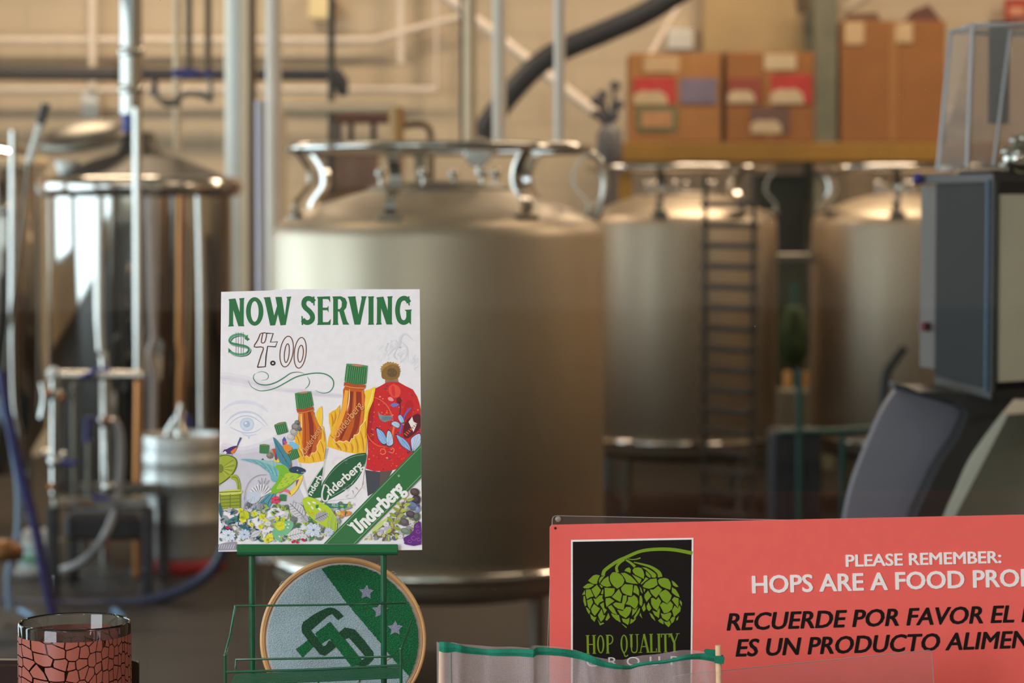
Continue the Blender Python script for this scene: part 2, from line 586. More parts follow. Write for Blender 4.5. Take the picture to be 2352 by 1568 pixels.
# ---- the row of round serving tanks with a ring of feet on their lids
def tank(cx_px, Y, label, r=0.585, ringr=0.54):
    c = W(cx_px, 470, Y)
    X = c.x
    t = thing('serving_tank', label, 'tank', (X, Y, 0), group='round stainless serving tanks')
    zb, zs = 0.33, 1.585
    zb -= .02
    prof = [(r * .3, zb - .05), (r * .75, zb - .035), (r * .96, zb - .005), (r, zb + .03), (r, zs - .03), (r * .985, zs + .005), (r * .94, zs + .03),
            (r * .86, zs + .055), (r * .7, zs + .09), (r * .5, zs + .125), (r * .38, zs + .145)]
    body = MB().lathe(prof, (X, Y, 0), M_STEEL, n=96)
    body.build('body', t)
    MB().lathe([(r + .001, zb + .055), (r + .016, zb + .06), (r + .016, zb + .09), (r + .001, zb + .095)], (X, Y, 0), M_PIPE, n=96).build('base_band', t)
    # manway and its lid with wing nuts
    zl = zs + .115
    MB().lathe([(r * .40, zl), (r * .43, zl + .015), (r * .43, zl + .03), (r * .36, zl + .045), (r * .12, zl + .056), (1e-5, zl + .058)], (X, Y, 0), M_DSTEEL, n=48).build('manway_lid', t)
    for k in range(6):
        a = k * PI / 3 + .3
        q = (X + math.cos(a) * r * .36, Y + math.sin(a) * r * .36, zl + .085)
        MB().tube([(q[0], q[1], q[2] - .05), q], .008, M_PIPE, n=8).ball(q, .02, M_PIPE, n=12).build('wing_nut', t)
    # handrail ring
    zr = 1.872
    MB().tube([(X + math.cos(2 * PI * k / 72) * ringr, Y + math.sin(2 * PI * k / 72) * ringr, zr) for k in range(72)], .0165, M_PIPE, n=12, closed=True).build('top_ring', t)
    for k in range(7):
        a = -PI / 2 - .28 + k * 2 * PI / 7
        ca, sa = math.cos(a), math.sin(a)
        pr = spline([(ringr, zr - .012), (ringr - .045, zr - .07), (ringr - .05, zr - .13), (ringr - .005, zr - .185), (ringr + .005, zr - .215), (ringr - .02, 1.625)], 4)
        b = MB()
        w, th = .021, .008
        P = []
        for rr, z in pr:
            for s1, s2 in ((-1, -1), (1, -1), (1, 1), (-1, 1)):
                r_ = rr + s2 * th
                P.append((X + ca * r_ - sa * w * s1, Y + sa * r_ + ca * w * s1, z))
        n_ = len(pr)
        Fc = [(i * 4 + k2, i * 4 + (k2 + 1) % 4, (i + 1) * 4 + (k2 + 1) % 4, (i + 1) * 4 + k2) for i in range(n_ - 1) for k2 in range(4)]
        Fc += [(3, 2, 1, 0), tuple(range(4 * n_ - 4, 4 * n_))]
        b.add(P, Fc, M_PIPE)
        br = b.build('ring_bracket', t)
        f = MB().box((X + ca * (ringr - .02), Y + sa * (ringr - .02), 1.627), (.085, .085, .02), M_DSTEEL, rot=Matrix.Rotation(a, 3, 'Z'), b=.004)
        f.build('foot_pad', br)
    for k in range(4):
        a = PI / 4 + k * PI / 2
        q = (X + math.cos(a) * (r - .1), Y + math.sin(a) * (r - .1))
        MB().tube([(q[0], q[1], 0), (q[0], q[1], .36)], .025, M_DSTEEL, n=14).build('leg', t)
    return t, X


tB, XB = tank(1008, 9.3, 'large round stainless tank in the middle, nearest of the tanks', r=.60)
tank(1563, 14.2, 'round stainless tank behind the narrow ladder, right of the centre tank', r=.535, ringr=.52)
tank(2088, 14.2, 'round stainless tank partly hidden by the grey milling machine', r=.535, ringr=.52)

# a chrome ball, its highlight set as a white disc, and a sampling port on the centre tank
g = thing('highlight_ball', 'white disc for the highlight of a chrome ball on the lid of the centre tank', 'fitting', W(1098, 402, 9.25))
c = W(1098, 352, 9.25)
MB().tube([W(1098, 402, 9.25), c], .008, M_PIPE, n=10).build('stem', g)
MB().lathe([(.03, -.016), (.046, -.014), (.050, 0), (.047, .014), (.04, .016)], c, M_PIPE, rot=Matrix.Rotation(R(96), 3, 'X')).build('case', g)
MB().lathe([(.046, .018), (.001, .024)], c, M_WHITE, rot=Matrix.Rotation(R(90), 3, 'X')).build('highlight_disc', g)

# ---- polished kettle at the left
KY = 12.5
kx = W(322, 470, KY).x
kr = .448
t = thing('brew_kettle', 'tall mirror-polished stainless kettle at the left with a rounded rim', 'tank', (kx, KY, 0))
z1 = W(0, 428, KY).z
MB().lathe([(kr * .5, .2), (kr, .3), (kr, z1 - .03), (kr + .002, z1)], (kx, KY, 0), M_POL, n=96).build('body', t)
MB().lathe([(kr, z1 - .052), (kr + .035, z1 - .045), (kr + .052, z1 - .015), (kr + .052, z1 + .012), (kr + .03, z1 + .04), (kr - .01, z1 + .048)], (kx, KY, 0), M_PIPE, n=96).build('rim', t)
MB().lathe([(kr - .01, z1 + .04), (kr * .8, z1 + .075), (kr * .5, z1 + .13), (kr * .25, z1 + .16), (.1, z1 + .18), (.07, z1 + .26), (.001, z1 + .27)], (kx, KY, 0), mat('tarnished_dome', (92, 84, 76), .55, .8), n=64).build('dome', t)
for k in range(4):
    a = PI / 4 + k * PI / 2
    MB().tube([(kx + math.cos(a) * .36, KY + math.sin(a) * .36, 0), (kx + math.cos(a) * .36, KY + math.sin(a) * .36, .31)], .03, M_PIPE).build('leg', t)
p = W(155, 398, KY - .1)
MB().lathe([(.05, 0), (.045, .05), (.06, .08), (.06, .10)], (p.x, p.y, z1 + .02), M_WHITE, n=24).build('lid_spout', t)
# open manway lid tilted up
lc = W(192, 312, KY - .05)
rot = Matrix.Rotation(R(-8), 3, 'Y') @ Matrix.Rotation(R(14), 3, 'X')
lid = MB().lathe([(.21, -.03), (.222, -.015), (.215, .01), (.15, .045), (.06, .062), (.001, .066)], lc, M_DSTEEL, n=48, rot=rot).build('hatch_lid', t)
MB().tube([lc + Vector((.2, 0, -.01)), lc + Vector((.26, 0, -.08)), lc + Vector((.27, .05, -.16))], .022, M_DARK, n=10).build('hinge_arm', t)
# paddle handle standing by the kettle
P0, P1, P2 = W(66, 375, 11.4), W(93, 285, 11.4), W(106, 238, 11.4)
t = thing('stirring_paddle', 'long white paddle with a dark grip leaning at the left of the kettle', 'paddle', W(40, 1180, 11.4) * Vector((1, 1, 0)) if False else (W(66, 375, 11.4)))
pb = Vector((P0.x - .25, 11.45, 0.0))
MB().tube([pb, P0 + (pb - P0) * .02, P0], [.006, .006, .016], M_DSTEEL, n=10).build('rod', t)
MB().tube([P0, P1], .017, M_WHITE, n=14).build('shaft', t)
MB().tube([P1, P2], .02, M_DARK, n=14).build('grip', t)

# far left tank
t = thing('fermenting_tank', 'stainless tank cut off by the left edge of the picture', 'tank', (W(-25, 470, 13.5).x, 13.5, 0))
X = W(-25, 470, 13.5).x
zt = W(0, 362, 13.5).z
MB().lathe([(.14, .25), (.29, .5), (.29, zt - .03), (.28, zt), (.2, zt + .06), (.05, zt + .1), (.001, zt + .1)], (X, 13.5, 0), M_POL, n=72).build('body', t)
MB().lathe([(.291, zt - .06), (.31, zt - .05), (.31, zt - .01), (.291, zt)], (X, 13.5, 0), M_CPIPE, n=72).build('rim', t)
for k in range(3):
    a = PI / 6 + k * 2 * PI / 3
    MB().tube([(X + math.cos(a) * .2, 13.5 + math.sin(a) * .2, 0), (X + math.cos(a) * .2, 13.5 + math.sin(a) * .2, .42)], .022, M_PIPE).build('leg', t)

# ---- upright pipes
t = thing('overhead_pipe', 'thick shiny stainless pipe coming down at upper left with a blue coupling', 'pipe', W(301, 262, 12.0))
MB().tube([W(301, -1060, 12), W(301, 262, 12)], .053, M_POL, n=28).build('pipe_run', t)
MB().tube([W(301, 262, 12), W(296, 285, 12), W(293, 305, 12)], [.05, .03, .026], M_BLUE, n=20).build('coupling', t)
for yy in (118, 205):
    MB().lathe([(.053, -.02), (.062, -.014), (.062, .014), (.053, .02)], W(301, yy, 12), M_PIPE, n=28).build('clamp', t)
pipe('drop_pipe', [(315, 248), (316, 520), (318, 880), (318, 1290)], 11, 11.9, M_PIPE, 'slim stainless pipe dropping in front of the kettle from the thick shiny pipe')
pipe('vent_pipe', [(406, -1005), (407, 345)], 9, 12.45, M_CPIPE, 'faint cream pipe rising from the kettle lid')
pipe('column_pipe', [(543, -820), (543, 1100)], 27, 14.2, mat('white_enamel_pipe', (242, 244, 236), 0.3, var=.03), 'thick white pipe running floor to ceiling behind the kettle')
pipe('column_pipe', [(628, -1215), (628, 1290)], 18, 10.9, M_WPIPE, 'pale upright pipe just left of the centre tank', smooth=0)
pipe('column_pipe', [(598, 232), (604, 1290)], 12, 10.75, mat('lilac_grey_pipe', (188, 182, 192), .4, var=.03), 'slimmer grey upright pipe standing left of the pale pipe')
pipe('column_pipe', [(575, -790), (576, 1090)], 13, 14.6, mat('pipe_shadow_umber', (96, 74, 50), .5, var=.05), 'brown upright tube standing in for the shadow beside the thick white pipe')  # brown tube drawn as the shadow right of the white pipe
for (x, w, yb, m, lab) in ((1081, 14, 332, M_CPIPE, 'cream post rising above the centre tank, leftmost of three'),
                           (1147, 16, 330, M_WPIPE, 'thicker white post rising above the centre tank, middle of three'),
                           (1285, 13, 330, M_WPIPE, 'white post rising above the centre tank, rightmost of three')):
    dx = W(x, 470, 9.7).x - XB
    yy = 9.3 + math.sqrt(max(0, .54 ** 2 - dx * dx))
    for _ in range(3):
        dx = W(x, 470, yy).x - XB
        yy = 9.3 + math.sqrt(max(0, .54 ** 2 - dx * dx))
    xx = W(x, 470, yy).x
    o = MB().tube([(xx, yy, 1.888), (xx, yy, 4.82)], sz(w, yy), m, n=18).build('upright_post', origin=(xx, yy, 1.888))
    tag(o, lab, 'post', 'posts above the centre tank')
pipe('hanging_rod', [(1060, -1130), (1060, 326)], 4, 11.5, M_DARK, 'thin black rod hanging left of the cream post')
pipe('hanging_rod', [(762, -990), (761, 445)], 8, 12.6, mat('dark_olive_pipe', (56, 54, 44), .5), 'dark olive rod hanging above the left of the centre tank')
pipe('hoist_rod', [(434, -1020), (434, 162)], 8, 12.3, mat('umber_rod', (110, 92, 66), .5), 'brown hanging rod, left one of the pair above the kettle', group='rods above the kettle')
pipe('hoist_rod', [(478, -1020), (478, 168)], 8, 12.3, mat('umber_rod'), 'brown hanging rod, right one of the pair above the kettle', group='rods above the kettle')
t = thing('hoist', 'dark hanging hoist with a blue block and a hook above the kettle', 'hoist', W(440, 200, 12.3))
MB().box(W(428, 168, 12.3), (.125, .06, .045), M_BLUE, b=.008).build('block', t)
MB().box(W(478, 170, 12.3), (.05, .05, .03), M_BLUE, b=.006).build('side_block', t)
MB().tube([Vector(q) for q in spline([tuple(W(x, y, 12.3)) for x, y in ((345, 205), (385, 240), (425, 215), (465, 218), (486, 232))], 6)], .016, M_DSTEEL, n=10).build('hook_bar', t)
MB().tube([W(355, 180, 12.3), W(357, 215, 12.3)], .014, M_DARK, n=10).build('swivel', t)
MB().tube([W(380, 232, 12.3), W(415, 240, 12.3)], .018, M_DSTEEL, n=10).build('latch', t)
MB().tube([W(482, 172, 12.3), W(486, 232, 12.3)], .012, M_DSTEEL, n=10).build('link', t)

# ---- pipework on the back wall
WY = 16.85
pipe('wall_conduit', [(-700, 92), (860, 92), (930, 72), (1060, 38)], 8, WY, M_WPIPE, 'upper white conduit along the back wall bending up to the right')
pipe('wall_conduit', [(-700, 206), (1003, 206), (1003, -620)], 8, WY, M_WPIPE, 'lower white conduit along the back wall turning up at a square corner')
pipe('wall_conduit', [(921, -620), (921, 146)], 8, WY, M_WPIPE, 'short white conduit coming down just left of the square corner')
pipe('wall_conduit', [(212, -620), (212, 205)], 9, 16.8, M_WPIPE, 'white conduit coming down the back wall to a grey junction box')
o = MB().box(W(210, 243, 16.9), (.11, .14, .17), M_WHITE, b=.01).build('junction_box', origin=W(210, 243, 16.9))
tag(o, 'pale grey junction box on the back wall at upper left', 'junction box')
o = MB().box(W(737, 14, 16.88), (.15, .16, .2), mat('cream_lamp_glass', (246, 224, 170), .4), b=.02).build('wall_lamp', origin=W(737, 14, 16.88))
tag(o, 'cream box-shaped wall lamp at the top edge of the picture', 'lamp')
t = thing('insulated_pipe', 'thick dark insulated pipe running level across the back wall', 'pipe', W(-200, 168, 16.6))
MB().tube([W(-700, 163, 16.6), W(272, 170, 16.6)], sz(16, 16.6), M_INSUL, n=18).build('left_run', t)
MB().tube([W(320, 170, 16.6), W(770, 172, 16.6)], sz(14, 16.6), mat('black_insulation', (34, 34, 44), .6), n=18).build('right_run', t)
MB().tube([W(262, 170, 16.6), W(330, 170, 16.6)], sz(18, 16.6), M_DARK, n=18).build('joint', t)
MB().tube([W(765, 165, 16.6), W(782, 190, 16.6), W(790, 220, 16.6)], [.05, .055, .03], M_DARK, n=14).build('end_elbow', t)
pipe('black_duct', [(1108, 318), (1122, 283), (1185, 200), (1265, 128), (1400, 68), (1500, 20), (1660, -90), (1840, -260), (1930, -480), (1935, -730)], 26, 15.3, M_DARK,
     'thick black flexible duct climbing diagonally behind the centre tank', 'duct', smooth=6)
pipe('roof_brace', [(1010, -20), (1170, 105), (1370, 262)], 13, 16.3, M_WPIPE, 'pale diagonal brace crossing the black duct', 'brace')
pipe('roof_brace', [(1480, 150), (1590, -40)], 6, 16.5, M_WPIPE, 'thin pale brace above the stickered boxes', 'brace')
# amber frame with shelf behind the centre tank
t = thing('pipe_frame', 'cream square pipe frame standing behind the left of the centre tank', 'frame', W(912, 700, 12) * Vector((1, 1, 0)))
t.matrix_world = Matrix.Translation(t.location)
zt = W(0, 246, 12).z
xl, xr = W(645, 0, 12).x, W(910, 0, 12).x
MB().tube([(xl, 12, zt), (xr, 12, zt)], sz(13, 12), M_CPIPE, n=14).build('crossbar', t)
MB().tube([(xr, 12, zt), (xr, 12, 0)], sz(17, 12), mat('amber_post', (196, 146, 84), .45), n=14).build('post', t)
MB().tube([(xl, 12, zt), (xl, 12, 0)], sz(12, 12), M_CPIPE, n=14).build('post', t)
M_RB = mat('red_brown_paint', (120, 72, 52), .55, var=.1)
t = thing('storage_rack', 'low red-brown rack with dark bottles seen through the cream pipe frame', 'rack', W(850, 300, 13.2))
b0 = W(850, 272, 13.2)
MB().box(b0, (.36, .2, .05), M_RB, b=.005).build('top_board', t)
for x in (778, 806, 858, 905):
    q0, q1 = W(x, 272, 13.2), W(x, 345, 13.2)
    MB().tube([q0, q1, (q1.x, q1.y, 0)], .016, mat('plum_paint', (70, 50, 58), .5), n=8).build('upright', t)
pipe('bent_pipe', [(905, 296), (945, 286), (978, 288), (988, 305), (989, 330), (990, 600), (990, 1249)], 8, 12.6, mat('bronze_pipe', (110, 84, 52), .4, .6), 'bronze bent pipe beside the cream pipe frame', smooth=5)
o = MB().box(W(800, 390, 12.9), (.3, .22, .2), mat('plum_crate', (156, 120, 100), .6, var=.15), b=.01).build('plastic_crate', origin=W(800, 390, 12.9))
t2 = thing('crate_stand', 'dull brown stand carrying a plum crate behind the centre tank lid', 'stand', W(800, 435, 12.9))
tag(o, 'plum brown crate behind the left brackets of the centre tank', 'crate')
q = W(800, 390, 12.9)
MB().box((q.x, q.y, (q.z - .1) / 2), (.28, .2, q.z - .1), mat('umber_stand', (140, 104, 72), .6, var=.15), b=.01).build('stand_body', t2)
MB().box((q.x, q.y - .105, .5), (.2, .01, .6), M_DARK).build('stand_door', t2)

# grey valve and motor beside the centre tank ring
t = thing('agitator_motor', 'grey motor with dark fins standing behind the right side of the centre tank', 'motor', W(1400, 380, 15.0))
MB().lathe([(.07, 0), (.075, .01), (.075, .17), (.05, .2), (.03, .22)], W(1400, 372, 15.0), mat('grey_motor_paint', (96, 92, 94), .5), n=24).build('motor_body', t)
for (x, y, r_) in ((1372, 232, .04), (1385, 215, .03), (1413, 196, .035), (1418, 240, .04), (1405, 265, .045), (1368, 262, .03)):
    MB().ball(W(x, y, 15.0), r_, mat('slate_fin', (74, 72, 74), .6), sc=(1, .5, .8)).tube([W(x, y, 15.0), W(1400, 300, 15.0)], .012, mat('slate_fin'), n=8).build('fin_cap', t)
b0 = W(1400, 372, 15.0)
MB().tube([(b0.x, b0.y, 0), b0], .05, mat('grey_motor_paint'), n=14).build('pedestal', t)
pipe('elbow_pipe', [(1345, 352), (1372, 362), (1388, 400), (1388, 440), (1378, 480), (1362, 505)], 9, 9.5, M_PIPE, 'chrome elbow pipe curving off the right side of the centre tank ring', smooth=6)

# ---- narrow step ladder in front of the second tank
def ladder():
    Yl, yaw = 13.3, R(52)
    base = W(1672, 1205, Yl)
    wd = sz(100, Yl) / math.cos(yaw)
    ux = Vector((math.cos(yaw), -math.sin(yaw), 0))
    t = thing('step_ladder', 'narrow dark steel ladder with many treads in front of the second tank', 'ladder', (base.x, base.y, 0))
    c = Vector((base.x, base.y, 0))
    zt = W(0, 400, Yl).z
    m = mat('ladder_steel', (62, 54, 48), .5)
    for s in (-1, 1):
        a = c + ux * (s * wd / 2)
        MB().tube([a, a + Vector((0, 0, zt))], .013, m, n=10).build('stile', t)
    step = sz(47.5, Yl)
    k = 0
    z = .06
    while z < zt - .12:
        MB().box(c + Vector((0, 0, z)), (wd, .07, .032), m, rot=Matrix.Rotation(-yaw, 3, 'Z'), b=.003).build('tread', t)
        z += step
ladder()

# ---- pallet rack with boxes
RY = 16.0
beam_z = W(0, 326, RY).z
t = thing('pallet_rack', 'yellow pallet rack beam with a green upright carrying cardboard boxes', 'rack', (W(1895, 0, RY).x, RY, 0))
x0, x1 = W(1425, 0, RY).x, W(2420, 0, RY).x
MB().box(((x0 + x1) / 2, RY - .02, beam_z - .065), (x1 - x0, .05, .12), M_YEL, b=.008).build('front_beam', t)
MB().box(((x0 + x1) / 2, RY + .62, beam_z - .065), (x1 - x0, .05, .12), M_YEL, b=.008).build('rear_beam', t)
MB().box(((x0 + x1) / 2, RY + .3, beam_z - .02), (x1 - x0, .58, .035), mat('rack_decking', (120, 84, 40), .7, var=.15), b=.004).build('decking', t)
for xp, m, zt in ((1437, M_YEL, beam_z - .13), (1899, mat('grey_green_upright', (110, 106, 86), .6, var=.15), 3.4), (2410, M_GREEN, beam_z - .13)):
    for yy in (RY + .05, RY + .6):
        MB().box((W(xp, 0, RY).x, yy, zt / 2), (.09 if xp != 1899 else .14, .07, zt), m, b=.006).build('upright', t)
o = MB().box((W(1795, 0, 16.4).x, 16.5, .93), (.30, .4, 1.86), mat('gap_shade_olive', (40, 44, 24), .6, var=.3, scale=4), b=.01).build('dark_gap_block', origin=(W(1802, 0, 16.4).x, 16.5, 0))  # dark block put in for the shaded space under the beam
tag(o, 'very dark olive block standing in for the shade under the rack, seen between the two right tanks', 'cabinet')
# clutter seen in the gap between the two tanks
o = MB().box(((W(1563, 0, 14.2).x + W(2088, 0, 14.2).x) / 2, 14.2, W(0, 592, 14.2).z), (W(2088, 0, 14.2).x - W(1563, 0, 14.2).x - 1.066, .05, .05), M_DSTEEL, b=.006).build('cross_pipe', origin=W(1826, 592, 14.2))
tag(o, 'short grey cross pipe joining the two right tanks', 'pipe')
o = MB().tube([W(1862, 560, 15.1), W(1866, 985, 15.1), W(1867, 1120, 15.1)], .018, mat('slate_pipe', (100, 98, 96), .5), n=10).build('stand_pipe', origin=W(1867, 1100, 15.1))
tag(o, 'grey stand pipe in the gap left of the third tank', 'pipe')
t = thing('supply_sack', 'green sack hanging in the gap between the two right tanks', 'sack', W(1825, 800, 15.6))
MB().ball(W(1825, 770, 15.7), .1, mat('leaf_green_sack', (44, 62, 24), .7, var=.4, scale=14, bump=.4), sc=(1, .7, 1.95)).build('sack_body', t)
MB().tube([W(1825, 700, 15.6), W(1825, 650, 15.6)], .03, M_GREEN, n=10).build('sack_neck', t)
for (x, y, c_, nm) in ((1808, 870, (196, 150, 92), 'left'), (1848, 872, (170, 122, 70), 'right')):
    o = MB().box(W(x, y, 15.7), (.05, .05, .1), mat('tan_pack_' + nm, c_, .6), b=.006).build('supply_pack', origin=W(x, y, 15.7))
    tag(o, 'small tan pack under the green sack, the %s one' % nm, 'pack', 'tan packs between the tanks')
o = MB().box((W(1826, 0, 15.7).x, 15.7, .275), (.2, .2, .55), mat('faded_grey_bin', (98, 92, 78), .6), b=.02).build('grey_bin', origin=(W(1826, 0, 15.7).x, 15.7, 0))
tag(o, 'faded grey bin low in the gap between the two right tanks', 'bin')


def carton(x0, x1, yt, Y, m, label, depth=.45):
    a, b_ = W(x0, 326, Y), W(x1, 326, Y)
    h = W(0, yt, Y).z - beam_z
    cx = (a.x + b_.x) / 2
    t = thing('cardboard_box', label, 'box', (cx, Y, beam_z), group='boxes on the yellow rack')
    w = b_.x - a.x
    MB().box((cx, Y + depth / 2, beam_z + h / 2), (w, depth, h), m, b=.006).build('carton_body', t)
    MB().box((cx, Y - .003, beam_z + h / 2), (.05, .004, h - .02), mat('packing_tape', (160, 108, 58), .4)).build('tape', t)
    return t, cx, w, h


def sticker(t, x0, y0, x1, y1, Y, rgb, lower=None, up=0.0):
    a, b_ = W(x0, y0, Y), W(x1, y1, Y)
    mb = MB()
    cx, w = (a.x + b_.x) / 2, b_.x - a.x
    zc, h = (a.z + b_.z) / 2, a.z - b_.z
    mb.box((cx, Y - .008 - up, zc), (w, .004, h), mat('sticker_%d_%d_%d' % rgb, rgb, .5, var=.12, scale=18))
    s = mb.build('sticker', t)
    if lower:
        pr = [(cx - w * .5, Y - .0105, zc - h * .5), (cx + w * .32, Y - .0105, zc - h * .5), (cx + w * .28, Y - .0105, zc - h * .15), (cx + w * .1, Y - .0105, zc + h * .02),
              (cx - w * .1, Y - .0105, zc - h * .02), (cx - w * .3, Y - .0105, zc + h * .02), (cx - w * .5, Y - .0105, zc - h * .15)]
        MB().prism(pr, (0, -.002, 0), mat('sticker_%d_%d_%d' % lower, lower, .5)).build('sticker_text_area', s)


BY = 16.02
t, _, _, _ = carton(1446, 1656, 122, BY, M_CARD, 'cardboard box with red and blue stickers at the left end of the yellow rack')
sticker(t, 1455, 178, 1552, 240, BY, (176, 48, 42), (186, 160, 124))
sticker(t, 1562, 180, 1646, 238, BY, (118, 104, 124))
sticker(t, 1462, 245, 1556, 302, BY, (104, 106, 72))
sticker(t, 1474, 256, 1544, 292, BY, (176, 126, 84), up=.004)
sticker(t, 1478, 128, 1560, 166, BY, (184, 152, 112))
t, _, _, _ = carton(1668, 1870, 120, BY, M_CARD2, 'cardboard box with three red and white stickers, second on the yellow rack')
sticker(t, 1672, 180, 1748, 236, BY, (140, 62, 48), (196, 172, 138))
sticker(t, 1770, 172, 1864, 238, BY, (178, 48, 42), (196, 172, 138))
sticker(t, 1724, 246, 1812, 306, BY, (104, 74, 66), (196, 172, 138))
sticker(t, 1755, 124, 1828, 160, BY, (196, 172, 138))
t, cx, w, h = carton(1930, 2170, 48, BY, M_CARD2, 'tallest cardboard box with open top flaps, at the right on the yellow rack')
sticker(t, 1940, 50, 1984, 102, BY, (196, 164, 124))
sticker(t, 2056, 52, 2096, 98, BY, (196, 164, 124))
zt = beam_z + h
MB().prism([(cx - w / 2, BY + .05, zt), (cx - w * .1, BY + .05, zt), (cx - w * .14, BY + .1, zt + .06), (cx - w * .42, BY + .1, zt + .05)], (0, .004, 0), mat('shaded_flap', (92, 60, 36), .8)).build('flap', t)  # darker copy of the cardboard, shade put into its colour
MB().prism([(cx + w * .1, BY + .05, zt), (cx + w * .48, BY + .05, zt), (cx + w * .36, BY + .1, zt + .11), (cx + w * .2, BY + .1, zt + .07)], (0, .004, 0), mat('dark_flap', (84, 44, 34), .8)).build('flap', t)

# wall cabinet, hoses, small white box, red sign above the rack
o = MB().box(W(1735, 10, 16.85), (.7, .25, .66), mat('cream_cabinet_paint', (180, 152, 108), .5, var=.03), b=.01).build('wall_cabinet', origin=W(1735, 130, 16.85))
tag(o, 'cream wall cabinet above the second cardboard box', 'cabinet')
o = MB().box(W(1562, 92, 16.92), (.17, .16, .14), M_WHITE, b=.01).build('small_white_box', origin=W(1562, 115, 16.8))
tag(o, 'small white box on the wall above the first cardboard box', 'box')
pipe('grey_hose', [(1890, -40), (1915, 20), (1900, 70), (1860, 115)], 12, 16.78, mat('pale_hose', (188, 172, 150), .5), 'pale looping hose hanging right of the cream wall cabinet', 'hose', smooth=6)
pipe('grey_hose', [(2010, -40), (1990, -10), (1965, 8), (1940, 22)], 10, 16.7, mat('pale_hose'), 'pale hose coming down to the tallest box', 'hose', smooth=6)
pipe('brown_hose', [(1838, -40), (1842, 12), (1848, 30)], 14, 16.45, mat('brown_hose', (92, 72, 48), .5), 'brown hose end above the cream wall cabinet edge', 'hose', smooth=4)
t = thing('wall_sign', 'small red framed sign on the wall at the upper right corner', 'sign', W(2335, 22, 16.9))
MB().box(W(2335, 22, 16.9), (.16, .04, .14), mat('sign_red', (176, 50, 36), .5), b=.005).build('sign_frame', t)
MB().box(W(2335, 26, 16.87), (.1, .01, .06), mat('sign_face', (220, 150, 120), .5)).build('sign_face', t)

# ---- green hand truck
HY = 11.6
t = thing('hand_truck', 'teal green hand truck with a curved black handle between the tanks', 'hand truck', (W(1940, 0, HY).x, HY, 0))


def htube(pts, rpx, m, nm, sm=0):
    P = [W(x, y, HY) for x, y in pts]
    if sm:
        P = [Vector(q) for q in spline([tuple(p) for p in P], sm)]
    return MB().tube(P, sz(rpx, HY), m, n=12).build(nm, t)


def gnd(x, Y):
    return 470 + 1.67 * F / Y
htube([(2078, 797), (2058, 822), (2036, 860), (2030, 940)], 11, M_DARK, 'handle', 6)
htube([(2030, 935), (2030, 985)], 10, M_GREEN, 'handle_tube')
htube([(2040, 984), (1925, 990), (1790, 994)], 8, M_GREEN, 'crossbar')
htube([(1836, 850), (1836, gnd(0, HY) - 2)], 8, M_GREEN, 'rail')
htube([(1935, 990), (1935, gnd(0, HY) - 2)], 7, M_GREEN, 'rail')
o = MB().box((W(1830, 0, 11.8).x, 11.8, .32), (.24, .2, .64), M_DARK, b=.02).build('rubber_bin', origin=(W(1830, 0, 11.8).x, 11.8, 0))
tag(o, 'black bin standing behind the hand truck rails', 'bin')

# ---- milling machine at the right, nearer than the tanks
M_MGREY = mat('shaded_grey_machine', (26, 24, 27), .6, var=.06, spec=.2)  # albedo darkened for the face turned away from the light
M_MDARK = mat('charcoal_machine', (40, 38, 38), .4, var=.08)
M_MLIGHT = mat('lit_sage_machine', (226, 222, 200), .45, var=.05)  # sage albedo raised for the light falling on the right face
M_MEDGE = mat('blue_steel_edge', (70, 92, 116), .35, .3)
t = thing('milling_machine', 'grey hopper-fed milling machine with a sloping chute at the right edge', 'machine', (W(2300, 0, 5.4).x, 5.5, 0))


def quadprism(foot, ztop, zbot, m):
    P = [Vector((p[0], p[1], zbot)) for p in foot]
    return MB().prism(P, (0, 0, ztop - zbot), m)


C = W(2284, 410, 5.2)
L = W(2150, 420, 5.62)
Lf = W(2116, 420, 5.72)
Rr = Vector((C.x + .34, 5.45, 0))
zt, zb = W(0, 412, 5.2).z, W(0, 900, 5.2).z
foot = [(C.x, C.y), (Rr.x, Rr.y), (Rr.x - .13, Rr.y + .45), (L.x, L.y)]
quadprism(foot, zt, zb, M_MGREY).build('upper_cabinet', t)
# recessed narrow side strip
d = (Vector((L.x, L.y, 0)) - Vector((C.x, C.y, 0))).normalized()
quadprism([(L.x, L.y), (L.x + .02, L.y + .1), (Lf.x + .02, Lf.y + .06), (Lf.x, Lf.y)], zt - .01, zb + .02, mat('pale_side_strip', (100, 86, 78), .5)).build('side_strip', t)
e = MB().tube([(C.x, C.y - .004, zb), (C.x, C.y - .004, zt)], .008, M_MDARK, n=10)
e.build('corner_edge', t)
MB().tube([(C.x - .012, C.y + .002, zb), (C.x - .012, C.y + .002, zt)], .004, M_MEDGE, n=8).build('edge_strip', t)
dr = (Vector((Rr.x, Rr.y, 0)) - Vector((C.x, C.y, 0))).normalized()
nr = Vector((dr.y, -dr.x, 0))
pp = [Vector((C.x, C.y, 0)) + dr * .012, Vector((C.x, C.y, 0)) + dr * .33]
MB().prism([pp[0] + Vector((0, 0, zb + .02)), pp[1] + Vector((0, 0, zb + .02)), pp[1] + Vector((0, 0, zt - .03)), pp[0] + Vector((0, 0, zt - .03))], nr * .006, M_MLIGHT).build('side_panel', t)
quadprism([(C.x - .004, C.y - .01), (Rr.x + .01, Rr.y - .01), (Rr.x - .12, Rr.y + .46), (Lf.x - .005, Lf.y)], zt + .014, zt - .004, M_MDARK).build('top_plate', t)
quadprism([(C.x - .004, C.y - .01), (Rr.x + .01, Rr.y - .01), (Rr.x - .12, Rr.y + .46), (L.x, L.y)], zb + .004, zb - .014, M_MDARK).build('bottom_plate', t)
MB().tube([W(2122, 740, 5.66), W(2122, 760, 5.66)], .012, mat('maroon_button', (110, 44, 40), .4), n=10).build('side_latch', t)
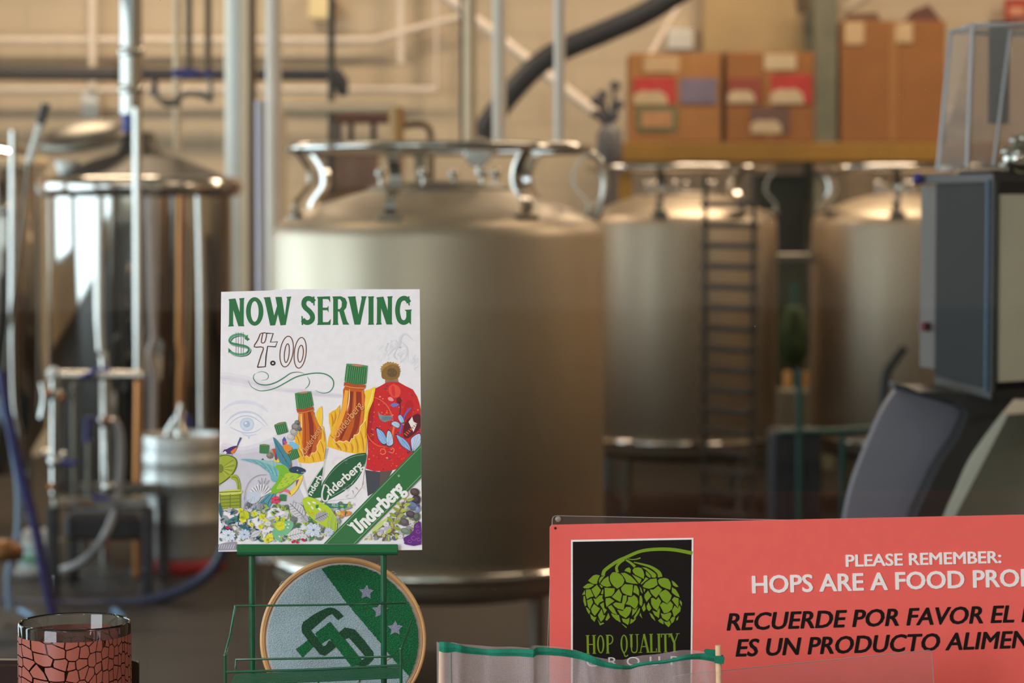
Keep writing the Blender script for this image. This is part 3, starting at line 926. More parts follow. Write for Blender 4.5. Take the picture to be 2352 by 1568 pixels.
# bracket below
bY = 5.35
br = [W(2110, 900, bY), W(2352, 905, bY), W(2420, 905, bY), W(2420, 915, bY), W(2330, 915, bY), W(2300, 950, bY), W(2235, 958, bY), W(2205, 925, bY), W(2120, 905, bY)]
MB().prism(br, (0, .25, 0), M_MDARK).build('bracket', t)
st = spline([(2232, 930), (2205, 1000), (2165, 1060), (2130, 1130), (2100, 1200), (2078, 1290), (2070, 1420)], 4)
st2 = spline([(2300, 950), (2255, 1010), (2222, 1060), (2195, 1120), (2165, 1190), (2140, 1290), (2130, 1420)], 4)
MB().prism([W(x, y, 5.38) for x, y in st] + [W(x, y, 5.38) for x, y in reversed(st2)], (0, .10, 0), M_MDARK).build('support_strut', t)
ch = spline([(2062, 892), (2030, 940), (1990, 1030), (1960, 1110), (1942, 1190), (1932, 1290), (1930, 1420)], 5)
ch2 = spline([(2215, 928), (2190, 985), (2155, 1060), (2125, 1130), (2104, 1190), (2080, 1290), (2072, 1420)], 5)
MB().prism([W(x, y, 5.52) for x, y in ch] + [W(x, y, 5.52) for x, y in reversed(ch2)], (0, .05, 0), mat('chute_grey', (128, 126, 140), .35, var=.06)).build('chute', t)
MB().prism([W(2055, 880, 5.5), W(2218, 922, 5.5), W(2210, 937, 5.5), W(2055, 893, 5.5)], (0, .09, 0), mat('chute_lip_slate', (56, 62, 72), .4)).build('chute_lip', t)
lb = [W(2315, 952, 5.75), W(2480, 940, 5.75), W(2480, 1560, 5.75), W(2090, 1560, 5.75), W(2165, 1240, 5.75)]
MB().prism(lb, (0, .35, 0), mat('sage_lower_panel', (156, 158, 144), .45, var=.06)).build('lower_housing', t)
for x in (2140, 2440):
    q = W(x, 1500, 5.85)
    MB().tube([(q.x, 5.9, 0), (q.x, 5.9, q.z)], .03, M_MDARK, n=12).build('leg', t)
# clear hopper on the machine
M_ACR = thin_clear('clear_acrylic', (232, 226, 222), 1.5, haze=.18)
M_ACE = mat('acrylic_edge', (176, 172, 176), .15, spec=.8)
zt2 = zt + .022
h = thing('acrylic_hopper', 'tall clear acrylic hopper standing on top of the grey machine', 'hopper', W(2260, 408, 5.4))
A = [W(2158, 0, 5.55), W(2225, 0, 5.35), W(2420, 0, 5.35), W(2380, 0, 5.6)]
B = [W(2184, 0, 5.55), W(2236, 0, 5.35), W(2400, 0, 5.35), W(2370, 0, 5.6)]
zh = W(0, 62, 5.4).z
bo = [Vector((p.x, p.y, zt2)) for p in A]
to = [Vector((p.x, p.y, zh)) for p in B]
mb = MB()
mb.add(bo + to, [(0, 1, 5, 4), (1, 2, 6, 5), (2, 3, 7, 6), (3, 0, 4, 7)], M_ACR)
mb.build('clear_wall', h)
for i in range(4):
    MB().tube([bo[i], to[i]], .0045, M_ACE, n=8).build('edge_strip', h)
MB().tube(to, .005, M_ACE, n=8, closed=True).build('top_rim', h)
MB().tube([Vector((W(2285, 0, 5.33).x, 5.33, zt2))] + [Vector((W(2322, 0, 5.33).x, 5.33, zh - .01))], .004, M_ACE, n=8).build('edge_strip', h)
q = W(2296, 0, 5.5)
MB().box((q.x, 5.5, (zt2 + zh) / 2 + .06), (.045, .01, .22), mat('smoky_strip', (96, 90, 88), .4), b=.002).build('inner_slot', h)
k = thing('clamp_knob', 'cluster of chrome knobs on the machine top at the right edge', 'knob', W(2335, 405, 5.2))
for (x, y, r_) in ((2340, 364, .033), (2312, 348, .012), (2330, 322, .010), (2306, 380, .010), (2322, 350, .010), (2350, 318, .012)):
    MB().ball(W(x, y, 5.22), r_, M_POL, n=20).build('knob_head', k)
q = W(2262, 397, 5.22)
MB().tube([W(2200, 392, 5.22), W(2350, 388, 5.22)], .008, M_PIPE, n=10).build('crossbar', k)
o = MB().ball(W(2109, 410, 5.7), .013, M_BLUE, n=14).tube([W(2109, 410, 5.7), W(2135, 408, 5.7)], .006, M_BLUE, n=8).build('blue_plug', origin=W(2115, 410, 5.7))
tag(o, 'small blue plug at the back left corner of the machine top', 'plug')

# ---- keg
KGY = 11.7
kc = W(412, 470, KGY)
kz0 = 0.02
t = thing('beer_keg', 'steel half-barrel keg with ribs and a red base band on the floor', 'keg', (kc.x, KGY, 0))
r0 = sz(98, KGY)
zk = lambda y: W(0, y, KGY).z
zz = zk(1303)
prof = [(r0 * .86, zk(1296)), (r0 * .97, zk(1285)), (r0, zk(1262)), (r0 * 1.0, zk(1205)), (r0 * 1.035, zk(1195)), (r0 * 1.035, zk(1186)), (r0, zk(1176)), (r0, zk(1118)), (r0 * 1.035, zk(1108)), (r0 * 1.035, zk(1098)), (r0, zk(1090)),
        (r0, zk(1062)), (r0 * 1.02, zk(1056)), (r0, zk(1050)), (r0 * .99, zk(1035)), (r0 * .93, zk(1020)), (r0 * .8, zk(1014)), (.06, zk(1008)), (.04, zk(1005)), (.001, zk(1005))]
M_KEG = mat('keg_steel', (206, 204, 200), .47, 1.0, var=.06)
MB().lathe(prof, (kc.x, KGY, 0), M_KEG, n=72).build('shell', t)
MB().lathe([(r0 * .90, zk(1309)), (r0 * .985, zk(1307)), (r0 * 1.02, zk(1298)), (r0 * 1.02, zk(1279)), (r0 * .99, zk(1276))], (kc.x, KGY, 0), mat('red_band', (166, 24, 30), .45, var=.05), n=72).build('base_band', t)
MB().lathe([(r0 * .985, zk(1035)), (r0 * .99, zk(1000)), (r0 * .965, zk(994)), (r0 * .94, zk(998)), (r0 * .935, zk(1030))], (kc.x, KGY, 0), M_KEG, n=72).build('top_chime', t)
t = thing('keg_coupler', 'steel keg coupler with a lever sitting on top of the keg', 'coupler', (kc.x, KGY, zk(1005)))
MB().lathe([(.035, zk(1003)), (.035, zk(985)), (.022, zk(980)), (.022, zk(945)), (.012, zk(940)), (.012, zk(925))], (kc.x, KGY, 0), M_PIPE, n=24).build('coupler_body', t)
MB().tube([W(405, 960, KGY), W(388, 985, KGY), W(384, 1000, KGY)], .014, M_PIPE, n=12).build('lever', t)
MB().tube([W(414, 950, KGY), W(432, 955, KGY), W(440, 985, KGY)], .009, M_BLUE, n=10).build('gas_fitting', t)

# ---- pipework skid in front of the kettle
SY = 10.9
t = thing('piping_skid', 'low steel skid frame carrying the valve manifold at lower left', 'frame', (W(220, 0, SY).x, SY, 0))
zs_ = W(0, 1152, SY).z
xa, xb = W(110, 0, SY).x, W(330, 0, SY).x
MB().box(((xa + xb) / 2, SY, zs_), (xb - xa, .06, .05), M_PIPE, b=.008).build('top_rail', t)
MB().box(((xa + xb) / 2, SY + .5, zs_), (xb - xa, .06, .05), M_DSTEEL, b=.008).build('top_rail', t)
for x in (xa, xb):
    for yy in (SY, SY + .5):
        MB().box((x, yy, zs_ / 2 - .012), (.05, .05, zs_ - .025), M_DARK, b=.006).build('leg', t)
MB().box(((xa + xb) / 2, SY + .27, zs_ - .12), (xb - xa - .06, .36, .12), M_DARK, b=.02).build('pump_box', t)
t = thing('valve_manifold', 'stainless valve manifold with upright pipes and blue handles below the kettle', 'manifold', W(128, 1150, SY))


def mtube(pts, rpx, nm='pipe_run', m=M_PIPE, Y=SY, sm=0, par=None, n=18):
    P = [W(x, y, Y) for x, y in pts]
    if sm:
        P = [Vector(q) for q in spline([tuple(p) for p in P], sm)]
    return MB().tube(P, sz(rpx, Y), m, n=n).build(nm, par or t)
mtube([(118, 862), (328, 862)], 12)
mtube([(128, 858), (128, 1134)], 14, m=M_POL)
mtube([(243, 872), (246, 1000), (250, 1132)], 11, m=M_POL)
mtube([(98, 878), (104, 915), (96, 960)], 9, sm=4)
mtube([(170, 880), (172, 1134)], 8, m=M_DSTEEL)
mtube([(205, 1010), (204, 1134)], 8, m=M_DSTEEL)
mtube([(98, 1040), (150, 1046)], 10)
for (x, y) in ((128, 905), (128, 1060), (246, 968), (250, 1118)):
    MB().lathe([(.026, -.022), (.036, -.016), (.036, .016), (.026, .022)], W(x, y, SY), M_PIPE, n=20).build('clamp', t)
MB().ball(W(123, 858, SY - .03), .03, M_WHITE, n=16).build('end_cap', t)
for pts, r_, m in ((((188, 866), (225, 850), (252, 848)), 6, M_BLUE), (((200, 958), (202, 985), (198, 1015)), 7, M_PURP), (((140, 1062), (175, 1062)), 6, M_BLUE), (((212, 1142), (250, 1146)), 7, M_PURP), (((200, 960), (225, 962)), 4, M_PURP)):
    mtube(pts, r_, 'valve_handle', m, Y=SY - .06)
for (x, y) in ((112, 902), (142, 912), (118, 1118), (240, 965)):
    MB().ball(W(x, y, SY - .04), .016, mat('brass_fitting', (176, 112, 60), .3, .9), n=12).build('brass_nut', t)
risers_and_streaks = [(28, 8, 445, 1010, 13.0, M_PIPE, 'slim bright riser pipe near the left edge of the picture', [(30, 300), (28, 700), (30, 880), (36, 960), (44, 1010), (48, gnd(13.0, 13.0))]),
          (230, 12, 0, 0, 11.95, M_PIPE, 'bright tube standing in for a reflection streak on the kettle, second from its left edge', [(228, 455), (228, 700), (232, 800), (240, 860), (242, gnd(0, 11.95))]),
          (350, 9, 0, 0, 11.96, mat('warm_grey_tube', (176, 158, 150), .35, .3), 'warm grey kinked tube standing in for a reflection streak on the kettle', [(347, 450), (350, 700), (354, 770), (345, 815), (354, 870), (352, 1000), (352, gnd(0, 11.96))]),
          (412, 9, 0, 0, 11.99, mat('copper_tube', (196, 132, 80), .3, .7), 'copper tube standing in for a reflection streak on the kettle above the keg', [(414, 450), (413, 700), (412, 780), (416, 830), (412, 935), (412, gnd(0, 11.99))]),
          (462, 11, 0, 0, 12.0, M_PIPE, 'grey tube standing in for a reflection streak at the right side of the kettle, behind the keg', [(456, 450), (462, 700), (464, 1010), (464, gnd(0, 12.0))]),
          (318, 11, 0, 0, 11.47, mat('copper_tube'), 'copper upright pipe right of the valve manifold', [(320, 850), (318, 1000), (316, 1150), (316, gnd(0, 11.47))])]
for x, r_, a_, b_, Y, m, lab, pts in risers_and_streaks:  # several of these tubes are modelled from streaks mirrored in the kettle
    pipe('riser_and_streak', pts, r_, Y, m, lab, smooth=5, group='riser pipes by the kettle')
# hoses
pipe('clear_hose', [(248, 962), (266, 972), (276, 1010), (275, 1100), (262, 1180), (228, 1250), (180, 1294, 11.25), (120, 1314, 11.36), (66, 1318, 11.34), (30, 1312, 11.36)], 10, 10.9,
     mat('clear_hose', (150, 142, 138), .25, var=.05), 'clear grey hose looping down from the manifold to the bucket', 'hose', smooth=6)
pipe('blue_hose', [(2, 850), (18, 950), (42, 1060), (66, 1150), (88, 1240), (104, 1330), (122, 1410), (132, 1458)], 12, 9.9,
     mat('indigo_hose', (44, 40, 96), .35, var=.05), 'indigo hose sweeping down the left edge to the floor', 'hose', smooth=6)
pipe('blue_hose', [(-20, 905), (14, 960), (34, 1050), (44, 1140), (40, 1240), (20, 1320), (24, 1400)], 9, 10.2,
     mat('ice_blue_hose', (120, 138, 160), .35, var=.05), 'pale blue hose at the far left lower edge', 'hose', smooth=6)
pipe('blue_hose', [(520, 1245), (500, 1290), (462, 1330), (400, 1362), (330, 1380), (250, 1388), (120, 1390), (0, 1384)], 13, 10.7,
     mat('navy_hose', (34, 44, 74), .35, var=.05), 'navy hose curving across the floor in front of the keg', 'hose', smooth=6)
BYK = 11.62
bc = W(76, 0, BYK)
bc = Vector((bc.x, BYK, 0.002))
t = thing('bucket', 'white bucket with a green rim stripe on the floor at lower left', 'bucket', bc)
MB().lathe([(.075, 0), (.092, .02), (.104, .13), (.108, .14), (.1, .14), (.08, .04)], bc, mat('cloudy_bucket', (190, 200, 194), .4, var=.06), n=36).build('tub', t)
MB().lathe([(.102, .055), (.1055, .056), (.107, .075), (.104, .076)], bc, mat('green_stripe', (46, 122, 70), .4), n=36).build('stripe', t)
MB().box(bc + Vector((.0, 0, .12)), (.13, .11, .14), mat('pale_pink_pack', (190, 176, 168), .6), b=.01).build('content_pack', t)
o = MB().lathe([(.03, -.05), (.08, -.045), (.085, 0), (.05, .03), (.001, .035)], W(5, 1258, 10.0) - Vector((0, 0, 0)), mat('copper_cap', (140, 92, 50), .4, .5), n=32).build('copper_float', origin=W(5, 1258, 10.0))
tag(o, 'round copper-brown cap at the left edge above the bucket', 'cap')
o = MB().box((W(430, 0, 13).x + .22, 13.3, .17), (.5, .4, .34), mat('charcoal_plinth', (36, 32, 30), .6, var=.1), b=.02).build('equipment_plinth', origin=(W(430, 0, 13).x + .22, 13.3, 0))
tag(o, 'dark low plinth behind the keg', 'plinth')
for k_, (xa_, ya_, xb_, yb_) in enumerate(((262, 1402, 286, 1424), (46, 1402, 78, 1420))):
    o = MB().tube([W(xa_, ya_, 10.48), W(xb_, yb_, 10.3)], .014, mat('sky_blue_scrap', (96, 140, 176), .4), n=10).build('hose_end', origin=W(xb_, yb_, 10.5))
    tag(o, ('light blue hose end on the floor right of the indigo hose', 'light blue hose end on the floor left of the indigo hose')[k_], 'hose end', 'blue hose ends on the floor')

# ================================================================ things on the window ledge
LEDGE = SILL
random.seed(7)


class Sheet:
    """a flat thing in the place: origin, directions along it and out of it (towards the viewer)"""

    def __init__(self, px, py, Y, yaw=0.0, lean=0.0, roll=0.0):
        self.O = W(px, py, Y)
        self.clip = None
        N0 = Vector((math.sin(yaw), -math.cos(yaw), 0))
        U = Vector((math.cos(yaw), math.sin(yaw), 0))
        V = Vector((0, 0, 1)) * math.cos(lean) - N0 * math.sin(lean)
        N = U.cross(V)
        self.U, self.V, self.N = U, V, N
        self.M = Matrix(((U.x, V.x, N.x, self.O.x), (U.y, V.y, N.y, self.O.y), (U.z, V.z, N.z, self.O.z), (0, 0, 0, 1)))

    def at(self, px, py, n=0.0):
        """photo place -> (u, v) on the sheet"""
        c = Vector((0, 0, CAM_Z))
        d = W(px, py, 1.0) - c
        t = (self.O - c).dot(self.N) / d.dot(self.N)
        q = c + d * t - self.O
        return (q.dot(self.U), q.dot(self.V), n)


class Art:
    """shapes lying on a sheet, given in the pixels of one enlarged view of the photograph"""
    STEP = 1.0e-5

    def __init__(self, sheet, x0, y0, k, base=0.0, thick=0.0):
        self.s, self.x0, self.y0, self.k, self.base = sheet, x0, y0, k, base
        self.mb = MB()

    def view(self, x0, y0, k):
        self.x0, self.y0, self.k = x0, y0, k
        return self

    def p(self, x, y, layer=0):
        X, Y_ = self.x0 + x / self.k, self.y0 + y / self.k
        if self.s.clip:
            X, Y_ = self.s.clip(X, Y_)
        return self.s.at(X, Y_, self.base + layer * self.STEP)

    def poly(self, pts, m, layer=0, smooth=0, holes=()):
        if not isinstance(m, bpy.types.Material):
            m = ink(m)
        loops = []
        for L in [pts] + list(holes):
            if smooth:
                L = spline([tuple(q) for q in L], smooth, True)
            loops.append([Vector(self.p(q[0], q[1], layer)) for q in L])
        flat = [v for L in loops for v in L]
        tris = tessellate_polygon([[Vector((v.x, v.y, 0)) for v in L] for L in loops])
        if not tris:
            return self
        out = []
        for t in tris:
            a, b, c = (flat[i] for i in t)
            if (b.x - a.x) * (c.y - a.y) - (b.y - a.y) * (c.x - a.x) < 0:
                t = (t[0], t[2], t[1])
            out.append(tuple(t))
        self.mb.add(flat, out, m)
        return self

    def ell(self, cx, cy, rx, ry, m, layer=0, rot=0.0, n=28, hole=None):
        c, s = math.cos(rot), math.sin(rot)

        def ring(a, b):
            return [(cx + a * math.cos(t) * c - b * math.sin(t) * s, cy + a * math.cos(t) * s + b * math.sin(t) * c) for t in [2 * PI * i / n for i in range(n)]]
        return self.poly(ring(rx, ry), m, layer, holes=[ring(*hole)] if hole else ())

    def line(self, pts, w, m, layer=0, smooth=5, taper=(1, 1)):
        """a stroke of width w; taper = relative width at both ends"""
        if not isinstance(m, bpy.types.Material):
            m = ink(m)
        if smooth and len(pts) > 2:
            pts = spline([tuple(q) for q in pts], smooth)
        n = len(pts)
        P = []
        for i, q in enumerate(pts):
            a, b = pts[max(i - 1, 0)], pts[min(i + 1, n - 1)]
            dx, dy = b[0] - a[0], b[1] - a[1]
            L = math.hypot(dx, dy) or 1
            t = i / (n - 1)
            ww = w[i] if isinstance(w, list) else w
            k = (taper[0] * (1 - t) + taper[1] * t) if taper[0] + taper[1] >= 1.99 or True else 1
            if taper == (0, 0):
                k = math.sin(PI * min(max(t, .03), .97)) ** .6
            h = ww * k / 2
            P.append((q[0] - dy / L * h, q[1] + dx / L * h))
            P.append((q[0] + dy / L * h, q[1] - dx / L * h))
        V = [self.p(x, y, layer) for x, y in P]
        self.mb.add(V, [(2 * i, 2 * i + 1, 2 * i + 3, 2 * i + 2) for i in range(n - 1)], m)
        return self

    def text(self, s, x0, y0, x1, y1, cap, m, layer=0, bold=0.0, shear=0.0, fit=None, spacing=1.0, thick=0.0, lean=0.0):
        """words from (x0, y0) to (x1, y1) along the baseline, capitals cap high; fit = the words that reach x1"""
        if not isinstance(m, bpy.types.Material):
            m = ink(m)

        def mk(txt):
            cu = bpy.data.curves.new('t', 'FONT')
            cu.body = txt
            cu.space_character = spacing
            cu.resolution_u = 3
            cu.fill_mode = 'FRONT'
            ob = bpy.data.objects.new('t', cu)
            scene.collection.objects.link(ob)
            dg = bpy.context.evaluated_depsgraph_get()
            me = bpy.data.meshes.new_from_object(ob.evaluated_get(dg))
            vs = [(v.co.x, v.co.y) for v in me.vertices]
            fs = [tuple(p.vertices) for p in me.polygons]
            bpy.data.objects.remove(ob)
            bpy.data.curves.remove(cu)
            bpy.data.meshes.remove(me)
            return vs, fs
        vs, fs = mk(s)
        fv = vs if fit is None else mk(fit)[0]
        xs = [v[0] for v in fv]
        xa, xb = min(xs), max(xs)
        ch = max(v[1] for v in mk('H')[0])
        cl = min(v[1] for v in mk('H')[0])
        L = math.hypot(x1 - x0, y1 - y0)
        ex = ((x1 - x0) / L, (y1 - y0) / L)
        ey = (ex[1] + ex[0] * lean, -ex[0] + ex[1] * lean)
        sx, sy = L / (xb - xa), cap / (ch - cl)
        if bold > 0:
            base_v, base_f = vs, fs
            vs, fs, lay_of = [], [], []
            for k in range(7):
                ox, oy = (0, 0) if k == 6 else (bold * math.cos(k * PI / 3), bold * .6 * math.sin(k * PI / 3))
                n0 = len(vs)
                vs += [(a + ox * cap / abs(cap) * .72, b + oy * .72) for a, b in base_v]
                fs += [tuple(i + n0 for i in f) for f in base_f]
        out = []
        nb = len(base_v) if bold > 0 else 1
        for iv, (vx, vy) in enumerate(vs):
            gx, gy = (vx - xa) * sx, (vy - cl) * sy
            sub = (iv // nb) * .12 if bold > 0 else 0
            gx += gy * shear
            out.append(self.p(x0 + ex[0] * gx + ey[0] * gy, y0 + ex[1] * gx + ey[1] * gy, layer + sub))
        fo = []
        for f in fs:
            area_ = 0
            for i in range(len(f)):
                a, b = out[f[i]], out[f[(i + 1) % len(f)]]
                area_ += a[0] * b[1] - b[0] * a[1]
            fo.append(f if area_ > 0 else tuple(reversed(f)))
        if thick > 0:
            up = [(a, b, c + thick) for a, b, c in out]
            self.mb.add(up, fo, m)
            cnt = {}
            for f in fo:
                for i in range(len(f)):
                    e = (f[i], f[(i + 1) % len(f)])
                    cnt[e] = 1
            n = len(out)
            side = [(a, b, b + n, a + n) for (a, b) in cnt if (b, a) not in cnt]
            self.mb.add(out + up, side, m)
        else:
            self.mb.add(out, fo, m)
        return self

    def build(self, name, parent):
        o = self.mb.build(name, parent=parent)
        return o


def slab(name, sheet, pts_px, thick, m, parent, base=0.0, smooth=0):
    """a sheet of material with thickness, outline in photo pixels; front face at base"""
    P = [Vector(sheet.at(x, y, base)) for x, y in pts_px]
    mb = MB().prism(P, (0, 0, -thick), m)
    return mb.build(name, parent=parent)


def rounded(pts, r, n=5):
    out = []
    N = len(pts)
    for i in range(N):
        p, a, b = pts[i], pts[i - 1], pts[(i + 1) % N]
        rr = r[i] if isinstance(r, (list, tuple)) else r
        if rr <= 0:
            out.append(p)
            continue
        da = math.hypot(a[0] - p[0], a[1] - p[1])
        db = math.hypot(b[0] - p[0], b[1] - p[1])
        A = (p[0] + (a[0] - p[0]) / da * rr, p[1] + (a[1] - p[1]) / da * rr)
        B = (p[0] + (b[0] - p[0]) / db * rr, p[1] + (b[1] - p[1]) / db * rr)
        for k in range(n + 1):
            t = k / n
            out.append(((1 - t) ** 2 * A[0] + 2 * t * (1 - t) * p[0] + t * t * B[0], (1 - t) ** 2 * A[1] + 2 * t * (1 - t) * p[1] + t * t * B[1]))
    return out


# ---------------------------------------------------------------- the poster card
PS = Sheet(735, 1262, 2.700, 0.0, R(7))
PS.clip = lambda x, y: (min(max(x, 508.4 - (y - 670) * .0109), 963.6 + (y - 664) * .0092), min(y, 1262.8 if x > 735 else 1265))
poster = thing('poster', 'white advertising card headed NOW SERVING, standing in the green wire rack', 'poster', matrix=PS.M)
slab('card', PS, [(508, 670), (620, 667), (641, 664), (645, 667), (652, 664), (964, 664), (969.5, 1262.5), (501.5, 1266.5)], .0006, ink((236, 234, 238)), poster)

G = (38, 112, 62)           # the poster's green
hd = Art(PS, 480, 640, 2.4118, base=.0002)
Np = [(108, 113), (146, 109), (170, 186), (171, 122), (167, 108), (197, 106), (193, 118), (192, 250), (196, 263), (163, 263), (134, 172), (133, 250), (138, 263), (106, 265), (111, 252), (112, 125)]
hd.poly(Np, G)
hd.ell(253, 181, 48, 79, G, hole=(22, 57), n=40)
hd.poly([(302, 103), (339, 101), (341, 112), (361, 205), (377, 150), (368, 101), (402, 100), (405, 112), (420, 205), (433, 112), (429, 100), (457, 98), (452, 110), (425, 256), (396, 258), (382, 196), (366, 258), (339, 259), (308, 115)], G)
hd.line([(582, 128), (568, 114), (548, 109), (531, 118), (525, 140), (534, 160), (556, 180), (572, 203), (571, 226), (556, 240), (536, 241), (518, 226)], 27, G, smooth=6)
hd.poly([(576, 98), (584, 98), (585, 150), (578, 146)], G, 1)
hd.poly([(512, 205), (519, 208), (522, 256), (513, 256)], G, 1)
hd.poly([(598, 100), (670, 97), (672, 132), (661, 113), (630, 112), (630, 160), (655, 160), (662, 148), (662, 187), (655, 174), (630, 174), (630, 240), (660, 240), (675, 222), (672, 255), (598, 256), (603, 245), (603, 112)], G)
hd.poly([(683, 98), (730, 97), (755, 108), (765, 132), (760, 160), (747, 176), (765, 236), (777, 254), (742, 254), (722, 182), (714, 182), (714, 243), (718, 255), (684, 256), (688, 245), (688, 110)], G,
        holes=[[(714, 113), (726, 113), (736, 128), (735, 155), (724, 168), (714, 168)]])
hd.poly([(768, 99), (812, 97), (812, 108), (828, 200), (846, 110), (843, 97), (874, 97), (868, 110), (838, 254), (806, 254), (774, 110)], G)
hd.poly([(880, 98), (915, 97), (911, 108), (911, 244), (915, 254), (880, 255), (884, 244), (884, 108)], G)
hd.poly([(925 + (x - 106) * 1.02, y - 10) for x, y in Np], G)
hd.line([(1108, 132), (1096, 113), (1076, 108), (1054, 125), (1044, 175), (1054, 225), (1074, 242), (1095, 236), (1106, 215)], 26, G, smooth=6)
hd.poly([(1084, 172), (1124, 170), (1119, 180), (1119, 255), (1108, 243), (1093, 222), (1093, 182)], G, 1)
hd.poly([(1103, 97), (1110, 97), (1112, 150), (1104, 144)], G, 1)
hd.build('heading', poster)

pr = Art(PS, 480, 640, 2.4118, base=.0002)
GS = (84, 160, 118)
dol = [(214, 335), (200, 318), (168, 308), (130, 318), (114, 340), (125, 357), (165, 366), (206, 376), (222, 392), (208, 412), (172, 420), (132, 412), (112, 396)]
pr.line([(x + 5, y + 5) for x, y in dol], 15, (60, 78, 74), 0)
pr.line(dol, 17, (236, 240, 238), 1)
pr.line(dol, 14, GS, 2)
for k in range(-2, 3):
    pr.line([(x, y + k * 2.6) for x, y in dol[4:10]], 1.2, (34, 104, 66), 3)
pr.poly([(214, 308), (216, 345), (196, 332)], (50, 126, 78), 3)
pr.poly([(107, 383), (124, 398), (108, 412)], (50, 126, 78), 3)
for x in (150, 162, 178, 190):
    pr.line([(x, 296), (x, 426)], 2.2, (70, 110, 92), 4, 0)
BR = (96, 52, 26)
BK = (38, 24, 22)
pr.line([(286, 303), (318, 302), (309, 350), (290, 351), (298, 303)], 5.5, BR, 0, 3)
pr.line([(284, 304), (270, 340), (250, 377), (300, 380), (288, 425), (268, 490)], 6, BR, 1, 3)
pr.line([(268, 490), (312, 487), (316, 430), (325, 374), (368, 377), (379, 349), (340, 351), (356, 303), (318, 302)], 6.5, BK, 2, 0)
pr.ell(354, 467, 15, 14, BK, 0, hole=(6, 5))
pr.line([(430 + 36 * math.cos(a) + 10 * math.sin(a) * -1, 403 + 85 * math.sin(a)) for a in [2 * PI * i / 24 - 1.4 for i in range(25)]], 5, BR, 0, 2)
pr.line([(431 + 13 * math.cos(a) - 5 * math.sin(a), 412 + 52 * math.sin(a)) for a in [2 * PI * i / 20 for i in range(21)]], 5, BR, 0, 2)
pr.line([(505 + 33 * math.cos(a) + 8 * math.sin(a) * -1, 410 + 85 * math.sin(a)) for a in [2 * PI * i / 24 - 1.2 for i in range(25)]], 5, (104, 60, 30), 1, 2)
pr.line([(507 + 15 * math.cos(a) - 4 * math.sin(a), 415 + 47 * math.sin(a)) for a in [2 * PI * i / 20 for i in range(21)]], 5, (104, 60, 30), 1, 2)
pr.build('price', poster)

sw = Art(PS, 480, 640, 2.4118, base=.0003)
GW = (62, 132, 92)
sw.line([(218, 565), (236, 598), (275, 619), (320, 618), (370, 604), (425, 575), (480, 545), (540, 529), (600, 522), (650, 530), (684, 556), (690, 590), (672, 622), (640, 633), (608, 628), (590, 617)], 6.5, GW, 0, 6, (0, 0))
sw.line([(530, 527), (500, 517), (455, 522), (415, 548), (370, 574), (320, 588), (275, 582), (250, 560), (246, 540), (256, 524)], 6.5, GW, 1, 6, (0, 0))
sw.line([(262, 522), (292, 514), (318, 522), (329, 540), (318, 558), (288, 562)], 3.5, GW, 0, 6, (0, 0))
sw.line([(545, 542), (557, 568), (550, 592), (530, 611)], 4, GW, 0, 6, (0, 0))
sw.build('scroll_ornament', poster)

# --- pale background drawings: clouds, eye, rising smoke
bg = Art(PS, 480, 640, 2.4118, base=.0001)
for k, c in enumerate(((229, 226, 232), (222, 219, 227), (216, 212, 222))):
    q = k * 16
    bg.poly([(62, 520 + q), (160, 528 + q), (260, 555 + q), (400, 600 + q * .6), (520, 608 + q * .3), (640, 625 + q * .3), (742, 640 + q * .2), (742, 662 - q * .3), (620, 655 - q * .2), (500, 640 - q * .3), (380, 625 - q * .3), (250, 608 - q), (150, 590 - q), (60, 575 - q)], c, k, 4)
for k, c in enumerate(((224, 222, 230), (214, 212, 222), (204, 202, 212))):
    bg.poly([(55, 930 + k * 18), (180, 930 + k * 20), (300, 900 + k * 25), (430, 840 + k * 40), (480, 900 + k * 30), (500, 1150), (500, 1250), (55, 1250)], c, k, 4)
bg.view(500, 800, 3.3353)
EB = (190, 202, 226)
bg.line([(30, 480), (90, 432), (180, 408), (280, 420), (350, 455), (388, 490)], 26, (222, 222, 236), 4, 5, (0, 0))
bg.line([(60, 575), (110, 520), (180, 488), (260, 490), (320, 520), (385, 590)], 16, (204, 212, 228), 5, 5, (0, 0))
bg.line([(85, 590), (130, 545), (190, 518), (250, 520), (310, 550), (365, 600)], 7, EB, 6, 5, (0, 0))
bg.line([(95, 600), (130, 620), (200, 645), (280, 640), (340, 605)], 8, EB, 6, 5, (0, 0))
bg.ell(224, 580, 54, 52, (196, 210, 230), 7)
bg.ell(224, 580, 46, 44, (208, 220, 236), 8)
bg.ell(222, 580, 26, 25, (176, 192, 216), 9)
bg.ell(216, 572, 9, 9, (232, 236, 244), 10)
bg.line([(180, 650), (230, 668), (300, 655)], 14, (214, 216, 232), 5, 4, (0, 0))
bg.line([(235, 672), (242, 690)], 14, (206, 208, 228), 5, 0)
random.seed(11)
for k in range(34):
    t = k / 33
    x = 1240 + 300 * t + random.uniform(-40, 40)
    y = 95 - 60 * math.sin(t * 5) - 30 * t + random.uniform(-50, 50)
    if y < -165 or x > 1535:
        continue
    bg.line([(x, y), (x + random.uniform(-30, 30), y - random.uniform(10, 40)), (x + random.uniform(-10, 60), y - random.uniform(20, 70))], random.uniform(6, 20), random.choice(((226, 227, 232), (219, 221, 228), (230, 230, 235))), 1 + k % 9, 4, (0, 0))
bg.line([(1500, -60), (1440, -110), (1400, -80), (1390, -20), (1340, 10), (1300, 60)], 18, (215, 218, 227), 11, 5, (0, 0))
bg.line([(1400, -60), (1450, 0), (1440, 70), (1400, 110)], 14, (218, 220, 228), 12, 5, (0, 0))
bg.line([(1390, -20), (1350, 50), (1380, 90)], 9, (214, 216, 226), 13, 5, (0, 0))
bg.build('pale_drawing', poster)

